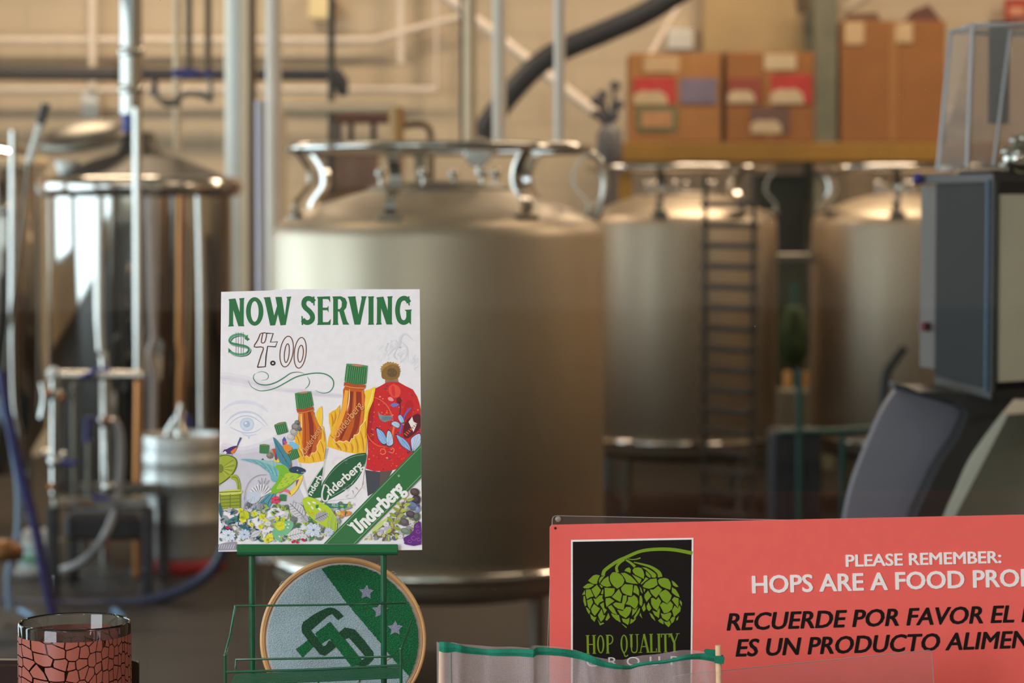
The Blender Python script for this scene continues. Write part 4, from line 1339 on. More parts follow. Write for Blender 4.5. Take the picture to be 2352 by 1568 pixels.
# --- the figure in the red jacket
mn = Art(PS, 500, 800, 3.3353, base=.0003)
mn.poly([(1130, 930), (1240, 945), (1300, 935), (1290, 1010), (1240, 1080), (1150, 1130), (1140, 1040)], (70, 72, 82), 0)
mn.poly([(1245, 935), (1345, 920), (1300, 1010), (1240, 1060)], (96, 82, 78), 1)
mn.poly([(1280, 215), (1376, 212), (1386, 262), (1284, 270)], (170, 120, 78), 0)
mn.line([(1284, 268), (1330, 246), (1388, 262)], 10, (110, 122, 112), 1)
hair = []
for i in range(44):
    a = 2 * PI * i / 44
    rr = 1 + (.09 if i % 2 else -.05) + random.uniform(-.05, .05)
    hair.append((1324 + 74 * rr * math.cos(a), 165 + 60 * rr * math.sin(a)))
mn.poly(hair, (176, 136, 66), 2)
mn.poly([(1262 + random.uniform(-4, 4), 225), (1258, 175), (1290, 140), (1340, 122), (1385, 140), (1396, 180), (1385, 222), (1340, 240), (1290, 238)], (140, 104, 52), 3, 3)
mn.ell(1335, 185, 40, 34, (104, 82, 50), 4, .3)
for k in range(26):
    a = random.uniform(0, 2 * PI)
    r_ = random.uniform(.3, 1)
    x, y = 1324 + 66 * r_ * math.cos(a), 163 + 52 * r_ * math.sin(a)
    mn.line([(x, y), (x + random.uniform(-12, 12), y - random.uniform(4, 16))], 4, random.choice(((206, 166, 88), (160, 118, 60), (122, 92, 50))), 5, 0, (0, 0))
jk = [(1290, 262), (1330, 254), (1390, 260), (1440, 288), (1495, 315), (1528, 370), (1545, 420), (1556, 470), (1557, 735), (1500, 810), (1430, 868), (1370, 925), (1300, 938), (1200, 940), (1135, 920), (1150, 800), (1148, 700), (1135, 640), (1148, 540), (1162, 460), (1192, 400), (1200, 310), (1250, 285)]
mn.poly(jk, (206, 36, 40), 6)
mn.poly([(1192, 400), (1162, 460), (1148, 540), (1137, 640), (1170, 720), (1200, 690), (1180, 600), (1200, 500)], (176, 28, 34), 7, 3)
mn.poly([(1450, 400), (1500, 430), (1470, 560), (1430, 700), (1400, 620), (1420, 500)], (184, 30, 36), 7, 3)


def inside(x, y, poly):
    r_ = False
    j = len(poly) - 1
    for i in range(len(poly)):
        xi, yi = poly[i]
        xj, yj = poly[j]
        if (yi > y) != (yj > y) and x < (xj - xi) * (y - yi) / (yj - yi) + xi:
            r_ = not r_
        j = i
    return r_


random.seed(5)
pal = ((230, 66, 44), (236, 96, 60), (150, 22, 40), (120, 30, 70), (240, 130, 60), (96, 52, 120), (222, 52, 80), (238, 150, 110), (60, 60, 110), (178, 20, 60))
for k in range(260):
    x, y = random.uniform(1130, 1557), random.uniform(265, 935)
    if inside(x, y, jk) and inside(x + 10, y, jk) and inside(x - 10, y, jk) and inside(x, y + 10, jk):
        r_ = random.uniform(2.5, 9)
        a = random.uniform(0, PI)
        mn.poly([(x + r_ * random.uniform(.5, 1.3) * math.cos(a + t), y + r_ * random.uniform(.5, 1.2) * math.sin(a + t)) for t in (0, 1.1, 2.3, 3.4, 4.6, 5.5)], random.choice(pal), 8 + k % 3)
mn.line([(1175, 372), (1230, 385), (1290, 430), (1330, 500), (1345, 590), (1330, 660)], 9, (236, 98, 50), 12, 5, (0, 0))
mn.line([(1140, 640), (1170, 700), (1230, 745), (1300, 755)], 10, (232, 92, 46), 12, 5, (0, 0))
mn.poly([(1310, 300), (1340, 275), (1385, 290), (1402, 330), (1385, 370), (1345, 375), (1315, 345)], (232, 78, 60), 12, 4)
mn.poly([(1330, 300), (1350, 285), (1360, 360), (1340, 360)], (212, 50, 48), 13, 3)
mn.poly([(1370, 385), (1395, 372), (1412, 395), (1400, 420), (1375, 418)], (120, 24, 34), 13, 3)
mn.poly([(1304, 378), (1328, 372), (1348, 392), (1340, 404), (1312, 398)], (236, 150, 150), 13, 3)
mn.poly([(1325, 432), (1350, 418), (1385, 425), (1375, 442), (1345, 448)], (100, 130, 200), 13, 3)
mn.line([(1390, 405), (1400, 450), (1392, 510)], 7, (60, 40, 70), 13, 4)
mn.line([(1480, 455), (1440, 500), (1412, 580), (1396, 650)], 12, (92, 100, 190), 14, 5)
mn.line([(1365, 570), (1345, 630), (1338, 700)], 12, (232, 120, 50), 13, 4)
mn.line([(1245, 790), (1255, 770), (1280, 775), (1285, 800), (1262, 812), (1246, 800)], 6, (240, 130, 90), 13, 4)
mn.line([(1310, 790), (1340, 800), (1352, 775), (1335, 760)], 6, (240, 130, 90), 13, 4)
# bird and butterflies on the jacket
mn.poly([(1228, 480), (1245, 505), (1290, 515), (1335, 515), (1342, 545), (1310, 555), (1270, 560), (1240, 535)], (120, 150, 150), 14, 3)
for k in range(9):
    mn.line([(1262 + k * 8, 520), (1258 + k * 8, 552)], 2.5, (60, 70, 90), 15, 0)
mn.ell(1335, 538, 9, 12, (210, 60, 110), 15)
BL, BL2 = (136, 178, 226), (196, 218, 240)


def wing(pts, veins, root, col=BL, layer=15):
    mn.poly(pts, (42, 44, 66), layer, 3)
    cx, cy = sum(p[0] for p in pts) / len(pts), sum(p[1] for p in pts) / len(pts)
    mn.poly([(cx + (x - cx) * .88, cy + (y - cy) * .88) for x, y in pts], col, layer + 1, 3)
    for (x, y) in veins:
        mn.line([root, (x, y)], 3, BL2, layer + 2, 0, (.6, 1.2))
        mn.line([(root[0] + 4, root[1]), (x + 5, y)], 1.3, (60, 80, 130), layer + 3, 0)
wing([(1212, 605), (1240, 615), (1272, 640), (1300, 700), (1290, 738), (1262, 735), (1232, 700), (1218, 655)], [(1225, 618), (1235, 660), (1245, 695), (1262, 722)], (1296, 725))
wing([(1300, 625), (1325, 632), (1345, 690), (1345, 735), (1318, 752), (1292, 740), (1290, 690)], [(1312, 640), (1328, 670), (1335, 710), (1325, 738)], (1300, 735), (182, 208, 232))
wing([(1325, 575), (1350, 556), (1385, 565), (1400, 590), (1385, 610), (1355, 600)], [(1345, 570), (1370, 575), (1385, 595)], (1392, 600), (176, 206, 232))
wing([(1380, 515), (1400, 505), (1420, 530), (1430, 565), (1405, 572), (1385, 545)], [(1395, 520), (1410, 540)], (1410, 570), (160, 196, 228))
wing([(1360, 655), (1400, 672), (1440, 700), (1470, 740), (1485, 790), (1450, 775), (1400, 735)], [(1385, 675), (1410, 705), (1435, 740), (1460, 765)], (1484, 790))
wing([(1475, 700), (1500, 668), (1530, 650), (1556, 652), (1556, 735), (1520, 780), (1490, 792)], [(1505, 680), (1530, 670), (1550, 690), (1545, 730)], (1490, 788), (190, 208, 232))
mn.poly([(1440, 560), (1490, 520), (1530, 500), (1555, 520), (1555, 600), (1500, 660), (1440, 690), (1420, 640)], (92, 26, 36), 15, 3)
mn.poly([(1462, 562), (1490, 522), (1500, 560), (1528, 575), (1500, 640), (1480, 600)], (236, 226, 222), 16)
for k in range(7):
    mn.line([(1430 + k * 14, 650 - k * 12), (1452 + k * 12, 668 - k * 14)], 8, (226, 96, 50), 16, 0)
mn.build('figure_print', poster)

# --- bottles
bt = Art(PS, 500, 800, 3.3353, base=.0006)
CAPG, CAPD, CAPL = (52, 122, 68), (26, 84, 46), (104, 166, 108)


def crown(pts, nrib, top, lay):
    """ribbed bottle cap: pts = tl, tr, br, bl"""
    tl, tr, br_, bl = pts
    bt.poly(rounded([tl, tr, br_, ((br_[0] + bl[0]) / 2, (br_[1] + bl[1]) / 2 + abs(br_[0] - bl[0]) * .07), bl], abs(tr[0] - tl[0]) * .08), CAPG, lay)
    for k in range(nrib):
        t = (k + .7) / (nrib + .4)
        a = (tl[0] + (tr[0] - tl[0]) * t, tl[1] + (tr[1] - tl[1]) * t + 12 * abs(tr[0] - tl[0]) / 160)
        b = (bl[0] + (br_[0] - bl[0]) * t, bl[1] + (br_[1] - bl[1]) * t + 2)
        bt.line([a, b], abs(tr[0] - tl[0]) * .022, CAPD if t > .12 else CAPL, lay + 1, 0)
        bt.line([(a[0] + abs(tr[0] - tl[0]) * .03, a[1]), (b[0] + abs(tr[0] - tl[0]) * .03, b[1])], abs(tr[0] - tl[0]) * .018, CAPL, lay + 1, 0)
    bt.line([tl, ((tl[0] + tr[0]) / 2, (tl[1] + tr[1]) / 2 - abs(tr[0] - tl[0]) * .03), tr], abs(tr[0] - tl[0]) * .09, (74, 146, 88), lay + 2, 4)
    if top:
        w = abs(tr[0] - tl[0])
        bt.ell((tl[0] + tr[0]) / 2 + w * .02, (tl[1] + tr[1]) / 2 - w * .02, w * .27, w * .055, (196, 118, 92), lay + 3, math.atan2(tr[1] - tl[1], tr[0] - tl[0]))
        for k in range(7):
            bt.line([((tl[0] + tr[0]) / 2 + w * (-.2 + .07 * k), (tl[1] + tr[1]) / 2 - w * .03), ((tl[0] + tr[0]) / 2 + w * (-.19 + .07 * k), (tl[1] + tr[1]) / 2)], w * .02, (226, 180, 160), lay + 4, 0)


YEL, YD, AMB, AMD, AML = (240, 186, 44), (206, 136, 26), (196, 92, 28), (140, 46, 16), (238, 158, 52)
OBR = (222, 214, 206)


def embossed(s, x0, y0, x1, y1, cap, lay):
    bt.text(s, x0 + 3, y0 + 3, x1 + 3, y1 + 3, cap, (120, 50, 20), lay, .02, 0.1)
    bt.text(s, x0, y0, x1, y1, cap, (232, 168, 110), lay + 1, .0, 0.1)


# small bottle (behind)
bt.poly([(620, 872), (815, 862), (812, 960), (790, 1130), (700, 1150), (672, 1080), (650, 1000)], (232, 228, 230), 0)
bt.poly([(622, 880), (640, 880), (700, 1140), (690, 1140), (655, 1030)], (206, 200, 206), 1)
bt.poly([(808, 905), (812, 960), (790, 1140), (700, 1150), (688, 1090), (740, 1000)], (36, 96, 60), 1)
bt.line([(686, 1080), (740, 990), (812, 895)], 3, (150, 190, 160), 2, 4)
bt.text('nderb', 720, 1128, 806, 985, 44, (226, 228, 222), 2, .04)
bt.poly([(755, 490), (795, 440), (802, 480), (804, 530), (795, 600), (765, 570)], (246, 206, 62), 0, 2)
bt.poly([(620, 492), (728, 476), (745, 520), (775, 580), (795, 620), (795, 700), (772, 775), (700, 835), (652, 835), (636, 760), (628, 640)], AMB, 2, 2)
bt.poly([(622, 500), (650, 496), (652, 600), (648, 720), (658, 820), (640, 800), (630, 640)], AML, 3)
bt.poly([(690, 488), (712, 486), (735, 580), (738, 700), (716, 800), (690, 820), (706, 700), (700, 580)], AMD, 3)
bt.poly([(728, 480), (745, 520), (790, 615), (792, 690), (770, 760), (768, 640), (740, 560)], (216, 120, 34), 3)
bt.line([(640, 505), (642, 580), (640, 640)], 6, (250, 226, 190), 4, 3, (0, 0))
bt.line([(664, 498), (672, 640), (668, 800)], 5, AMD, 4, 3)
embossed('Underberg', 672, 815, 800, 618, 46, 5)
bt.poly([(602, 462), (732, 446), (738, 474), (700, 488), (640, 497), (612, 494)], (176, 74, 28), 6)
bt.line([(612, 490), (660, 490), (736, 470)], 4, (236, 150, 90), 7, 3)
bt.poly([(590, 690), (600, 650), (628, 605), (626, 650), (640, 720), (640, 770), (662, 832), (680, 820), (706, 836), (720, 800), (748, 798), (762, 775), (760, 745), (786, 700), (795, 690), (800, 590), (812, 600), (826, 680), (830, 740), (815, 862), (700, 880), (620, 875), (606, 790)], YEL, 8)
for (a, b) in (((600, 660), (625, 740)), ((612, 760), (650, 830)), ((640, 790), (668, 870)), ((716, 810), (735, 872)), ((760, 780), (790, 862)), ((786, 706), (812, 800)), ((806, 620), (818, 720))):
    bt.line([a, ((a[0] + b[0]) / 2 + 6, (a[1] + b[1]) / 2), b], 9, YD, 9, 4, (0, 0))
for (a, b) in (((606, 690), (640, 780)), ((700, 842), (705, 876)), ((745, 802), (765, 866)), ((792, 720), (806, 830))):
    bt.line([a, b], 6, (252, 222, 110), 9, 0, (0, 0))
bt.line([(640, 770), (662, 832), (680, 820), (706, 836), (720, 800), (748, 798), (762, 775), (760, 745), (786, 700)], 4, (250, 232, 170), 10, 0)
crown([(592, 348), (716, 334), (735, 440), (604, 462)], 8, True, 10)

# big bottle
bt.poly([(838, 752), (980, 795), (1136, 798), (1130, 900), (1105, 1060), (1040, 1145), (795, 1175), (798, 1000), (815, 860)], (234, 230, 232), 16)
bt.poly([(838, 752), (856, 760), (828, 880), (812, 1010), (806, 1170), (792, 1172), (798, 1000), (815, 860)], (206, 200, 206), 17)
for k in range(9):
    bt.line([(850 - k * 2.4, 772 + k * 9), (830 - k * 1.6, 770 + k * 9)], 3, (120, 116, 124), 18, 0)
for k in range(14):
    a = -PI + k * PI / 13
    bt.line([(935 + 40 * math.cos(a), 880 + 34 * math.sin(a)), (935 + 64 * math.cos(a), 880 + 54 * math.sin(a))], 3, (214, 209, 214), 18, 0)
bt.poly([(795, 1060), (830, 990), (900, 900), (985, 838), (1060, 808), (1136, 800), (1130, 880), (1098, 960), (1040, 1040), (960, 1100), (870, 1150), (800, 1176)], (34, 92, 58), 18, 3)
bt.line([(806, 1052), (840, 990), (905, 915), (985, 852), (1060, 822), (1128, 812)], 3, (150, 190, 160), 19, 4)
bt.line([(1120, 890), (1090, 955), (1030, 1030), (955, 1086), (870, 1134)], 3, (150, 190, 160), 19, 4)
bt.text('nderberg', 868, 1128, 1118, 905, 66, (230, 230, 226), 19, .045)
bt.line([(818, 1040), (800, 1110), (806, 1160), (835, 1165), (850, 1120)], 13, (220, 220, 216), 19, 5)
bt.line([(822, 1040), (850, 1065), (845, 1085)], 10, (220, 220, 216), 19, 4)
bt.poly([(1112, 350), (1160, 315), (1208, 294), (1200, 350), (1190, 405), (1166, 460), (1140, 540), (1118, 580)], (246, 208, 62), 14, 2)
bt.line([(1190, 320), (1170, 400), (1140, 480)], 10, (252, 230, 120), 15, 4, (0, 0))
bt.poly([(975, 290), (1118, 318), (1126, 420), (1124, 500), (1105, 600), (1050, 700), (980, 720), (900, 724), (880, 690), (895, 620), (925, 530), (952, 440), (962, 360)], AMB, 17, 2)
bt.poly([(976, 318), (1002, 324), (990, 450), (950, 570), (915, 640), (900, 705), (884, 690), (898, 610), (930, 520), (956, 430)], (244, 172, 56), 18)
bt.poly([(1015, 328), (1040, 330), (1030, 470), (990, 610), (950, 700), (930, 700), (975, 580), (1010, 460)], AMD, 18)
bt.poly([(1062, 330), (1100, 334), (1104, 450), (1080, 600), (1040, 690), (1000, 712), (1040, 600), (1062, 470)], (150, 50, 18), 18)
bt.poly([(1104, 322), (1116, 324), (1124, 440), (1110, 560), (1080, 640), (1096, 540), (1106, 440)], (224, 120, 44), 18)
bt.line([(1010, 312), (1006, 400), (990, 480)], 8, (250, 230, 200), 19, 4, (0, 0))
bt.line([(1052, 330), (1050, 430), (1030, 540)], 6, (230, 140, 60), 19, 4, (0, 0))
embossed('Underberg', 918, 690, 1112, 440, 56, 20)
bt.poly([(970, 256), (1134, 280), (1130, 304), (1112, 318), (1060, 312), (990, 300), (966, 286)], (182, 80, 30), 21)
bt.line([(972, 286), (1040, 300), (1128, 304)], 6, (236, 150, 90), 22, 3)
bt.poly([(853, 560), (852, 500), (880, 478), (905, 468), (936, 430), (932, 505), (912, 570), (894, 630), (884, 690), (905, 722), (930, 708), (965, 716), (985, 706), (1012, 722), (1026, 690), (1040, 690), (1046, 662), (1070, 660), (1086, 640), (1092, 600), (1108, 580), (1136, 540), (1162, 450), (1152, 520), (1142, 640), (1142, 700), (1136, 798), (1060, 806), (980, 795), (838, 752), (850, 680), (868, 640)], YEL, 23)
for (a, b) in (((870, 500), (880, 600)), ((900, 480), (890, 580)), ((862, 660), (930, 770)), ((900, 726), (950, 782)), ((965, 724), (985, 790)), ((1020, 722), (1030, 800)), ((1052, 672), (1075, 800)), ((1092, 630), (1118, 790)), ((1130, 560), (1130, 690))):
    bt.line([a, ((a[0] + b[0]) / 2 + 8, (a[1] + b[1]) / 2), b], 12, YD, 24, 4, (0, 0))
for (a, b) in (((860, 530), (868, 620)), ((880, 710), (900, 764)), ((930, 730), (960, 786)), ((1000, 726), (1010, 796)), ((1042, 700), (1052, 798)), ((1076, 660), (1100, 792)), ((1112, 600), (1126, 740))):
    bt.line([a, b], 8, (252, 224, 116), 24, 0, (0, 0))
bt.line([(884, 690), (905, 722), (930, 708), (965, 716), (985, 706), (1012, 722), (1026, 690), (1040, 690), (1046, 662), (1070, 660), (1086, 640), (1092, 600), (1108, 580), (1136, 540)], 5, (250, 234, 180), 25, 0)
crown([(986, 124), (1147, 140), (1136, 274), (970, 254)], 10, True, 25)
bt.build('bottle_print', poster)

# --- flying caps, birds, gramophone
fl = Art(PS, 500, 800, 3.3353, base=.0009)
for (cx, cy, w, h, a, tp) in ((487, 612, 92, 84, -.28, 1), (357, 770, 74, 68, .06, 1), (583, 812, 80, 72, -.35, 0), (500, 1143, 54, 50, .05, 0)):
    c, s = math.cos(a), math.sin(a)

    def q(x, y):
        return (cx + x * c - y * s, cy + x * s + y * c)
    fl.poly(rounded([q(-w / 2, -h / 2), q(w / 2, -h / 2), q(w * .47, h / 2), q(-w * .47, h / 2)], w * .12), CAPG, 0)
    for k in range(6):
        x = -w * .42 + k * w * .165
        fl.line([q(x, -h * .3), q(x, h * .46)], w * .04, CAPD, 1, 0)
        fl.line([q(x + w * .06, -h * .3), q(x + w * .06, h * .46)], w * .035, CAPL, 1, 0)
    fl.line([q(-w * .45, -h * .4), q(0, -h * .48), q(w * .45, -h * .4)], h * .16, (72, 140, 84), 2, 4)
    if tp:
        fl.line([q(-w * .28, -h * .44), q(w * .28, -h * .44)], h * .08, (184, 110, 70), 3, 0)
# smoke curls and small bright figures behind the swallow
for (x, y, r_, c_) in ((600, 600, 34, (128, 126, 122)), (585, 640, 30, (164, 162, 158)), (610, 570, 22, (104, 104, 102)), (560, 680, 28, (190, 188, 184)), (400, 820, 26, (120, 112, 96)), (420, 790, 20, (150, 140, 120)), (628, 618, 18, (90, 92, 92))):
    fl.ell(x, y, r_, r_ * .9, c_, 0, random.random())
    fl.ell(x - 6, y - 6, r_ * .6, r_ * .5, tuple(min(255, v + 24) for v in c_), 1)
fl.poly([(500, 740), (540, 735), (570, 760), (560, 800), (520, 800)], (236, 144, 50), 2, 2)
fl.poly([(545, 715), (600, 725), (625, 760), (580, 770)], (120, 190, 226), 2, 2)
fl.poly([(495, 700), (510, 675), (522, 700), (518, 735), (498, 740)], (70, 90, 170), 3)
fl.poly([(505, 705), (530, 715), (525, 730), (505, 725)], (214, 80, 110), 4)
fl.poly([(415, 770), (445, 765), (470, 800), (460, 850), (440, 850), (430, 800)], (206, 70, 40), 3)
fl.poly([(445, 780), (458, 790), (452, 860), (440, 850)], (60, 80, 150), 4)
fl.poly([(425, 850), (470, 835), (475, 870), (440, 890)], (236, 206, 50), 3)
fl.poly([(330, 860), (345, 840), (356, 860)], (60, 70, 110), 3)
fl.poly([(600, 1000), (640, 975), (655, 985), (610, 1080), (560, 1130), (540, 1110), (590, 1060)], (240, 214, 80), 2, 2)
fl.poly([(600, 1010), (625, 1000), (600, 1060)], (120, 80, 170), 3)
fl.line([(470, 1110), (500, 1085), (540, 1095), (560, 1120)], 20, (236, 110, 130), 2, 4, (0, 0))
# swallow
TE, TE2, TE3 = (112, 176, 184), (70, 134, 150), (168, 208, 208)
fl.poly([(172, 850), (240, 846), (330, 856), (420, 862), (490, 880), (540, 918), (545, 945), (500, 960), (475, 1000), (440, 1022), (412, 1006), (395, 955), (345, 915), (290, 880)], TE, 5, 2)
for k in range(11):
    fl.line([(190 + k * 26, 853 + k * 1.5), (330 + k * 14, 890 + k * 10)], 4, (TE3, TE2)[k % 2], 6, 0, (.3, 1))
fl.poly([(300, 852), (420, 864), (490, 882), (540, 920), (480, 925), (400, 890)], (150, 196, 190), 6, 2)
fl.poly([(424, 680), (455, 705), (500, 760), (540, 820), (562, 860), (566, 905), (545, 935), (505, 895), (470, 855), (448, 800), (440, 740)], TE2, 5, 2)
for k in range(7):
    fl.line([(430 + k * 5, 690 + k * 10), (480 + k * 12, 800 + k * 18)], 4, ((50, 100, 140), TE)[k % 2], 6, 0, (.3, 1))
fl.poly([(548, 905), (566, 880), (566, 930)], (130, 100, 80), 7)
fl.poly([(440, 900), (500, 890), (545, 925), (600, 915), (655, 925), (662, 945), (640, 975), (600, 1005), (560, 1045), (500, 1085), (440, 1112), (402, 1112), (412, 1070), (445, 1030), (465, 985), (470, 940)], (126, 186, 48), 8, 2)
fl.poly([(520, 960), (590, 950), (620, 975), (560, 1035), (480, 1075), (450, 1070), (490, 1010)], (176, 206, 60), 9, 2)
for k in range(16):
    x, y = 480 + (k * 37) % 120, 970 + (k * 53) % 90
    if x + y < 1600:
        fl.line([(x, y), (x + 9, y + 5), (x + 14, y - 3)], 3, (88, 150, 40), 10, 3)
fl.poly([(545, 925), (580, 905), (620, 905), (668, 925), (674, 945), (640, 962), (600, 955), (560, 950)], (42, 66, 92), 10, 2)
fl.line([(640, 950), (672, 946)], 5, (180, 190, 190), 11, 0)
fl.ell(612, 934, 5, 5, (200, 206, 206), 11)
fl.poly([(404, 1090), (446, 1108), (428, 1160), (400, 1210), (378, 1248), (366, 1240), (378, 1180), (330, 1212), (262, 1244), (300, 1196), (350, 1150)], (86, 152, 168), 7, 2)
fl.line([(430, 1110), (390, 1180), (374, 1240)], 5, (40, 90, 120), 8, 4)
fl.line([(400, 1120), (340, 1180), (270, 1240)], 5, (50, 104, 130), 8, 4)
# little purple bird
fl.poly([(40, 798), (50, 778), (72, 770), (100, 755), (140, 745), (152, 752), (140, 775), (125, 795), (100, 808), (65, 806)], (72, 36, 104), 4, 2)
fl.poly([(100, 790), (135, 762), (148, 758), (130, 795), (112, 805)], (226, 118, 40), 5, 2)
fl.line([(148, 752), (160, 720), (178, 682)], 11, (60, 84, 140), 5, 4, (.6, 1.2))
fl.poly([(40, 798), (58, 784), (72, 800), (60, 808)], (226, 226, 226), 5)
fl.line([(48, 780), (66, 776)], 8, (30, 26, 50), 6, 0)
fl.line([(112, 806), (108, 824)], 2.5, (60, 50, 40), 4, 0)
# gramophone
OL, OD, OLL = (158, 172, 52), (86, 100, 20), (200, 208, 96)
fl.poly([(6, 826), (40, 814), (90, 816), (130, 836), (148, 872), (140, 915), (112, 960), (70, 1000), (30, 1030), (4, 1042)], OL, 2, 3)
fl.line([(10, 826), (70, 816), (128, 838), (146, 876), (132, 930), (96, 978), (40, 1024), (4, 1042)], 7, OD, 3, 5)
for k in range(8):
    a = -.6 + k * .27
    fl.line([(30 + 20 * math.cos(a), 915 + 20 * math.sin(a)), (40 + 62 * math.cos(a), 905 + 60 * math.sin(a)), (50 + 86 * math.cos(a) * (1 - .1 * k * .3), 900 + 80 * math.sin(a))], 4, (OD, OLL)[k % 2], 4, 3, (.4, 1))
fl.ell(20, 920, 26, 34, (112, 126, 30), 5)
fl.poly([(96, 975), (135, 965), (160, 990), (172, 1030), (176, 1080), (152, 1085), (146, 1040), (130, 1010), (105, 1000)], OL, 4, 3)
fl.line([(110, 985), (145, 990), (160, 1030), (164, 1080)], 4, OD, 5, 4)
fl.poly([(10, 1100), (60, 1085), (130, 1078), (186, 1086), (182, 1110), (100, 1120), (10, 1122)], OLL, 5, 2)
fl.line([(12, 1102), (90, 1098), (180, 1092)], 6, OD, 6, 3)
fl.poly([(14, 1120), (178, 1106), (176, 1220), (20, 1232)], (146, 158, 44), 4)
for k in range(4):
    fl.line([(18, 1132 + k * 26), (176, 1122 + k * 26)], 4, OD, 5, 0)
for x in (20, 96, 172):
    fl.line([(x, 1115), (x, 1228)], 7, (110, 122, 30), 6, 0)
fl.build('collage_print', poster)

# --- flowers and leaves along the foot of the card
fo = Art(PS, 500, 800, 3.3353, base=.0013)
XL = lambda y: 8 - (y - 900) * .008
ban = [(1557, 735), (1559, 985), (1060, 1490), (815, 1490)]


def ok(x, y, pad=14):
    return 14 < x < 1545 and 1160 < y < 1475 and not (x + y > 2292 - pad and x + y < 2560 + pad)


random.seed(21)
for k in range(230):                                   # hazy grey undergrowth
    x, y = random.uniform(14, 1540), random.uniform(1180, 1470)
    if 20 < x < 180 and y < 1230:
        continue
    if not ok(x, y, 40):
        continue
    r_ = random.uniform(14, 34)
    if y - r_ < 1165 or x - r_ < 8 or x + r_ > 1552 or y + r_ > 1492:
        continue
    fo.poly([(x + r_ * random.uniform(.6, 1.1) * math.cos(t), y + r_ * random.uniform(.5, 1.0) * math.sin(t)) for t in [2 * PI * i / 9 for i in range(9)]],
            random.choice(((150, 152, 158), (182, 182, 190), (110, 116, 122), (204, 204, 212), (128, 140, 112), (96, 104, 108))), k % 6)


def leaf(x, y, L, w, a, col, lay, vein=None):
    c, s = math.cos(a), math.sin(a)
    q = lambda u, v: (x + u * c - v * s, y + u * s + v * c)
    fo.poly([q(0, 0), q(L * .25, -w * .42), q(L * .55, -w * .5), q(L * .85, -w * .25), q(L, 0), q(L * .85, w * .25), q(L * .55, w * .5), q(L * .25, w * .42)], col, lay, 2)
    vc = vein or tuple(int(v * .6) for v in col)
    fo.line([q(0, 0), q(L * .95, 0)], max(1.6, w * .05), vc, lay + 1, 0)
    if L > 50:
        for k in range(1, 6):
            for sg in (-1, 1):
                fo.line([q(L * k / 6.5, 0), q(L * (k + .9) / 6.5, sg * w * .4)], max(1.2, w * .03), vc, lay + 1, 0)


def bloom(x, y, r_, n, col, core, lay, squash=.85):
    for k in range(n):
        a = 2 * PI * k / n + .2
        L = r_ * random.uniform(.85, 1.1)
        w = 2 * PI * r_ / n * .42
        c, s = math.cos(a), math.sin(a)
        q = lambda u, v: (x + u * c - v * s, y + (u * s + v * c) * squash)
        fo.poly([q(r_ * .12, -w * .3), q(L * .6, -w), q(L, -w * .5), q(L * 1.02, w * .5), q(L * .6, w), q(r_ * .12, w * .3)], col if k % 2 else tuple(max(0, v - 16) for v in col), lay + k % 2, 2)
        fo.line([q(r_ * .2, 0), q(L * .85, 0)], 1.6, tuple(int(v * .66) for v in col), lay + 2, 0)
    fo.ell(x, y, r_ * .17, r_ * .15, core, lay + 3, n=12)


greens = ((120, 160, 60), (90, 140, 84), (150, 190, 70), (70, 116, 90), (176, 200, 80))
teals = ((36, 84, 104), (52, 110, 128), (30, 66, 92), (78, 132, 140))
yels = ((214, 216, 40), (228, 222, 66), (196, 204, 36))
for k in range(420):
    x, y = random.uniform(20, 1540), random.uniform(1205, 1488)
    if not ok(x, y, 22) and y < 1475:
        continue
    a = random.uniform(-PI, 0)
    L = random.uniform(18, 50)
    ex, ey = x + L * math.cos(a), y + L * math.sin(a)
    if not ok(ex, ey, 16) or (20 < ex < 190 and ey < 1235):
        continue
    if x < 330:
        col = random.choice(teals + ((120, 160, 60), (182, 182, 190)))
    elif x > 1080:
        col = random.choice(((186, 200, 84), (150, 170, 60), (206, 214, 120), (112, 120, 60), (120, 104, 80)))
    else:
        col = random.choice(greens + ((200, 200, 206), (176, 206, 66)))
    leaf(x, y, L, L * random.uniform(.24, .5), a, col, 8 + k % 5)
# slim teal leaves at the left
for (x, y, L, w, a) in ((30, 1300, 120, 26, -1.7), (60, 1340, 130, 30, -.5), (150, 1330, 110, 26, -1.2), (150, 1350, 120, 26, .35), (40, 1370, 90, 22, .3), (20, 1420, 70, 20, -.9), (210, 1300, 60, 14, -1.0), (100, 1310, 100, 24, .15)):
    leaf(x, y, L, w, a, random.choice(teals), 16)
# yellow flowers and leaves
for (x, y, r_) in ((205, 1275, 42), (195, 1310, 28), (285, 1265, 24), (340, 1290, 28), (365, 1325, 26), (480, 1360, 44), (455, 1300, 18), (400, 1450, 34), (375, 1465, 24), (500, 1310, 20), (180, 1240, 20), (700, 1255, 20), (330, 1365, 20), (260, 1350, 18), (600, 1440, 18)):
    fo.poly([(x + r_ * random.uniform(.75, 1.1) * math.cos(t), y + r_ * random.uniform(.7, 1.05) * math.sin(t)) for t in [2 * PI * i / 10 for i in range(10)]], random.choice(yels), 20, 2)
    for k in range(4):
        a = random.uniform(0, 2 * PI)
        fo.line([(x, y), (x + r_ * .8 * math.cos(a), y + r_ * .8 * math.sin(a))], 2.4, (168, 172, 30), 21, 0)
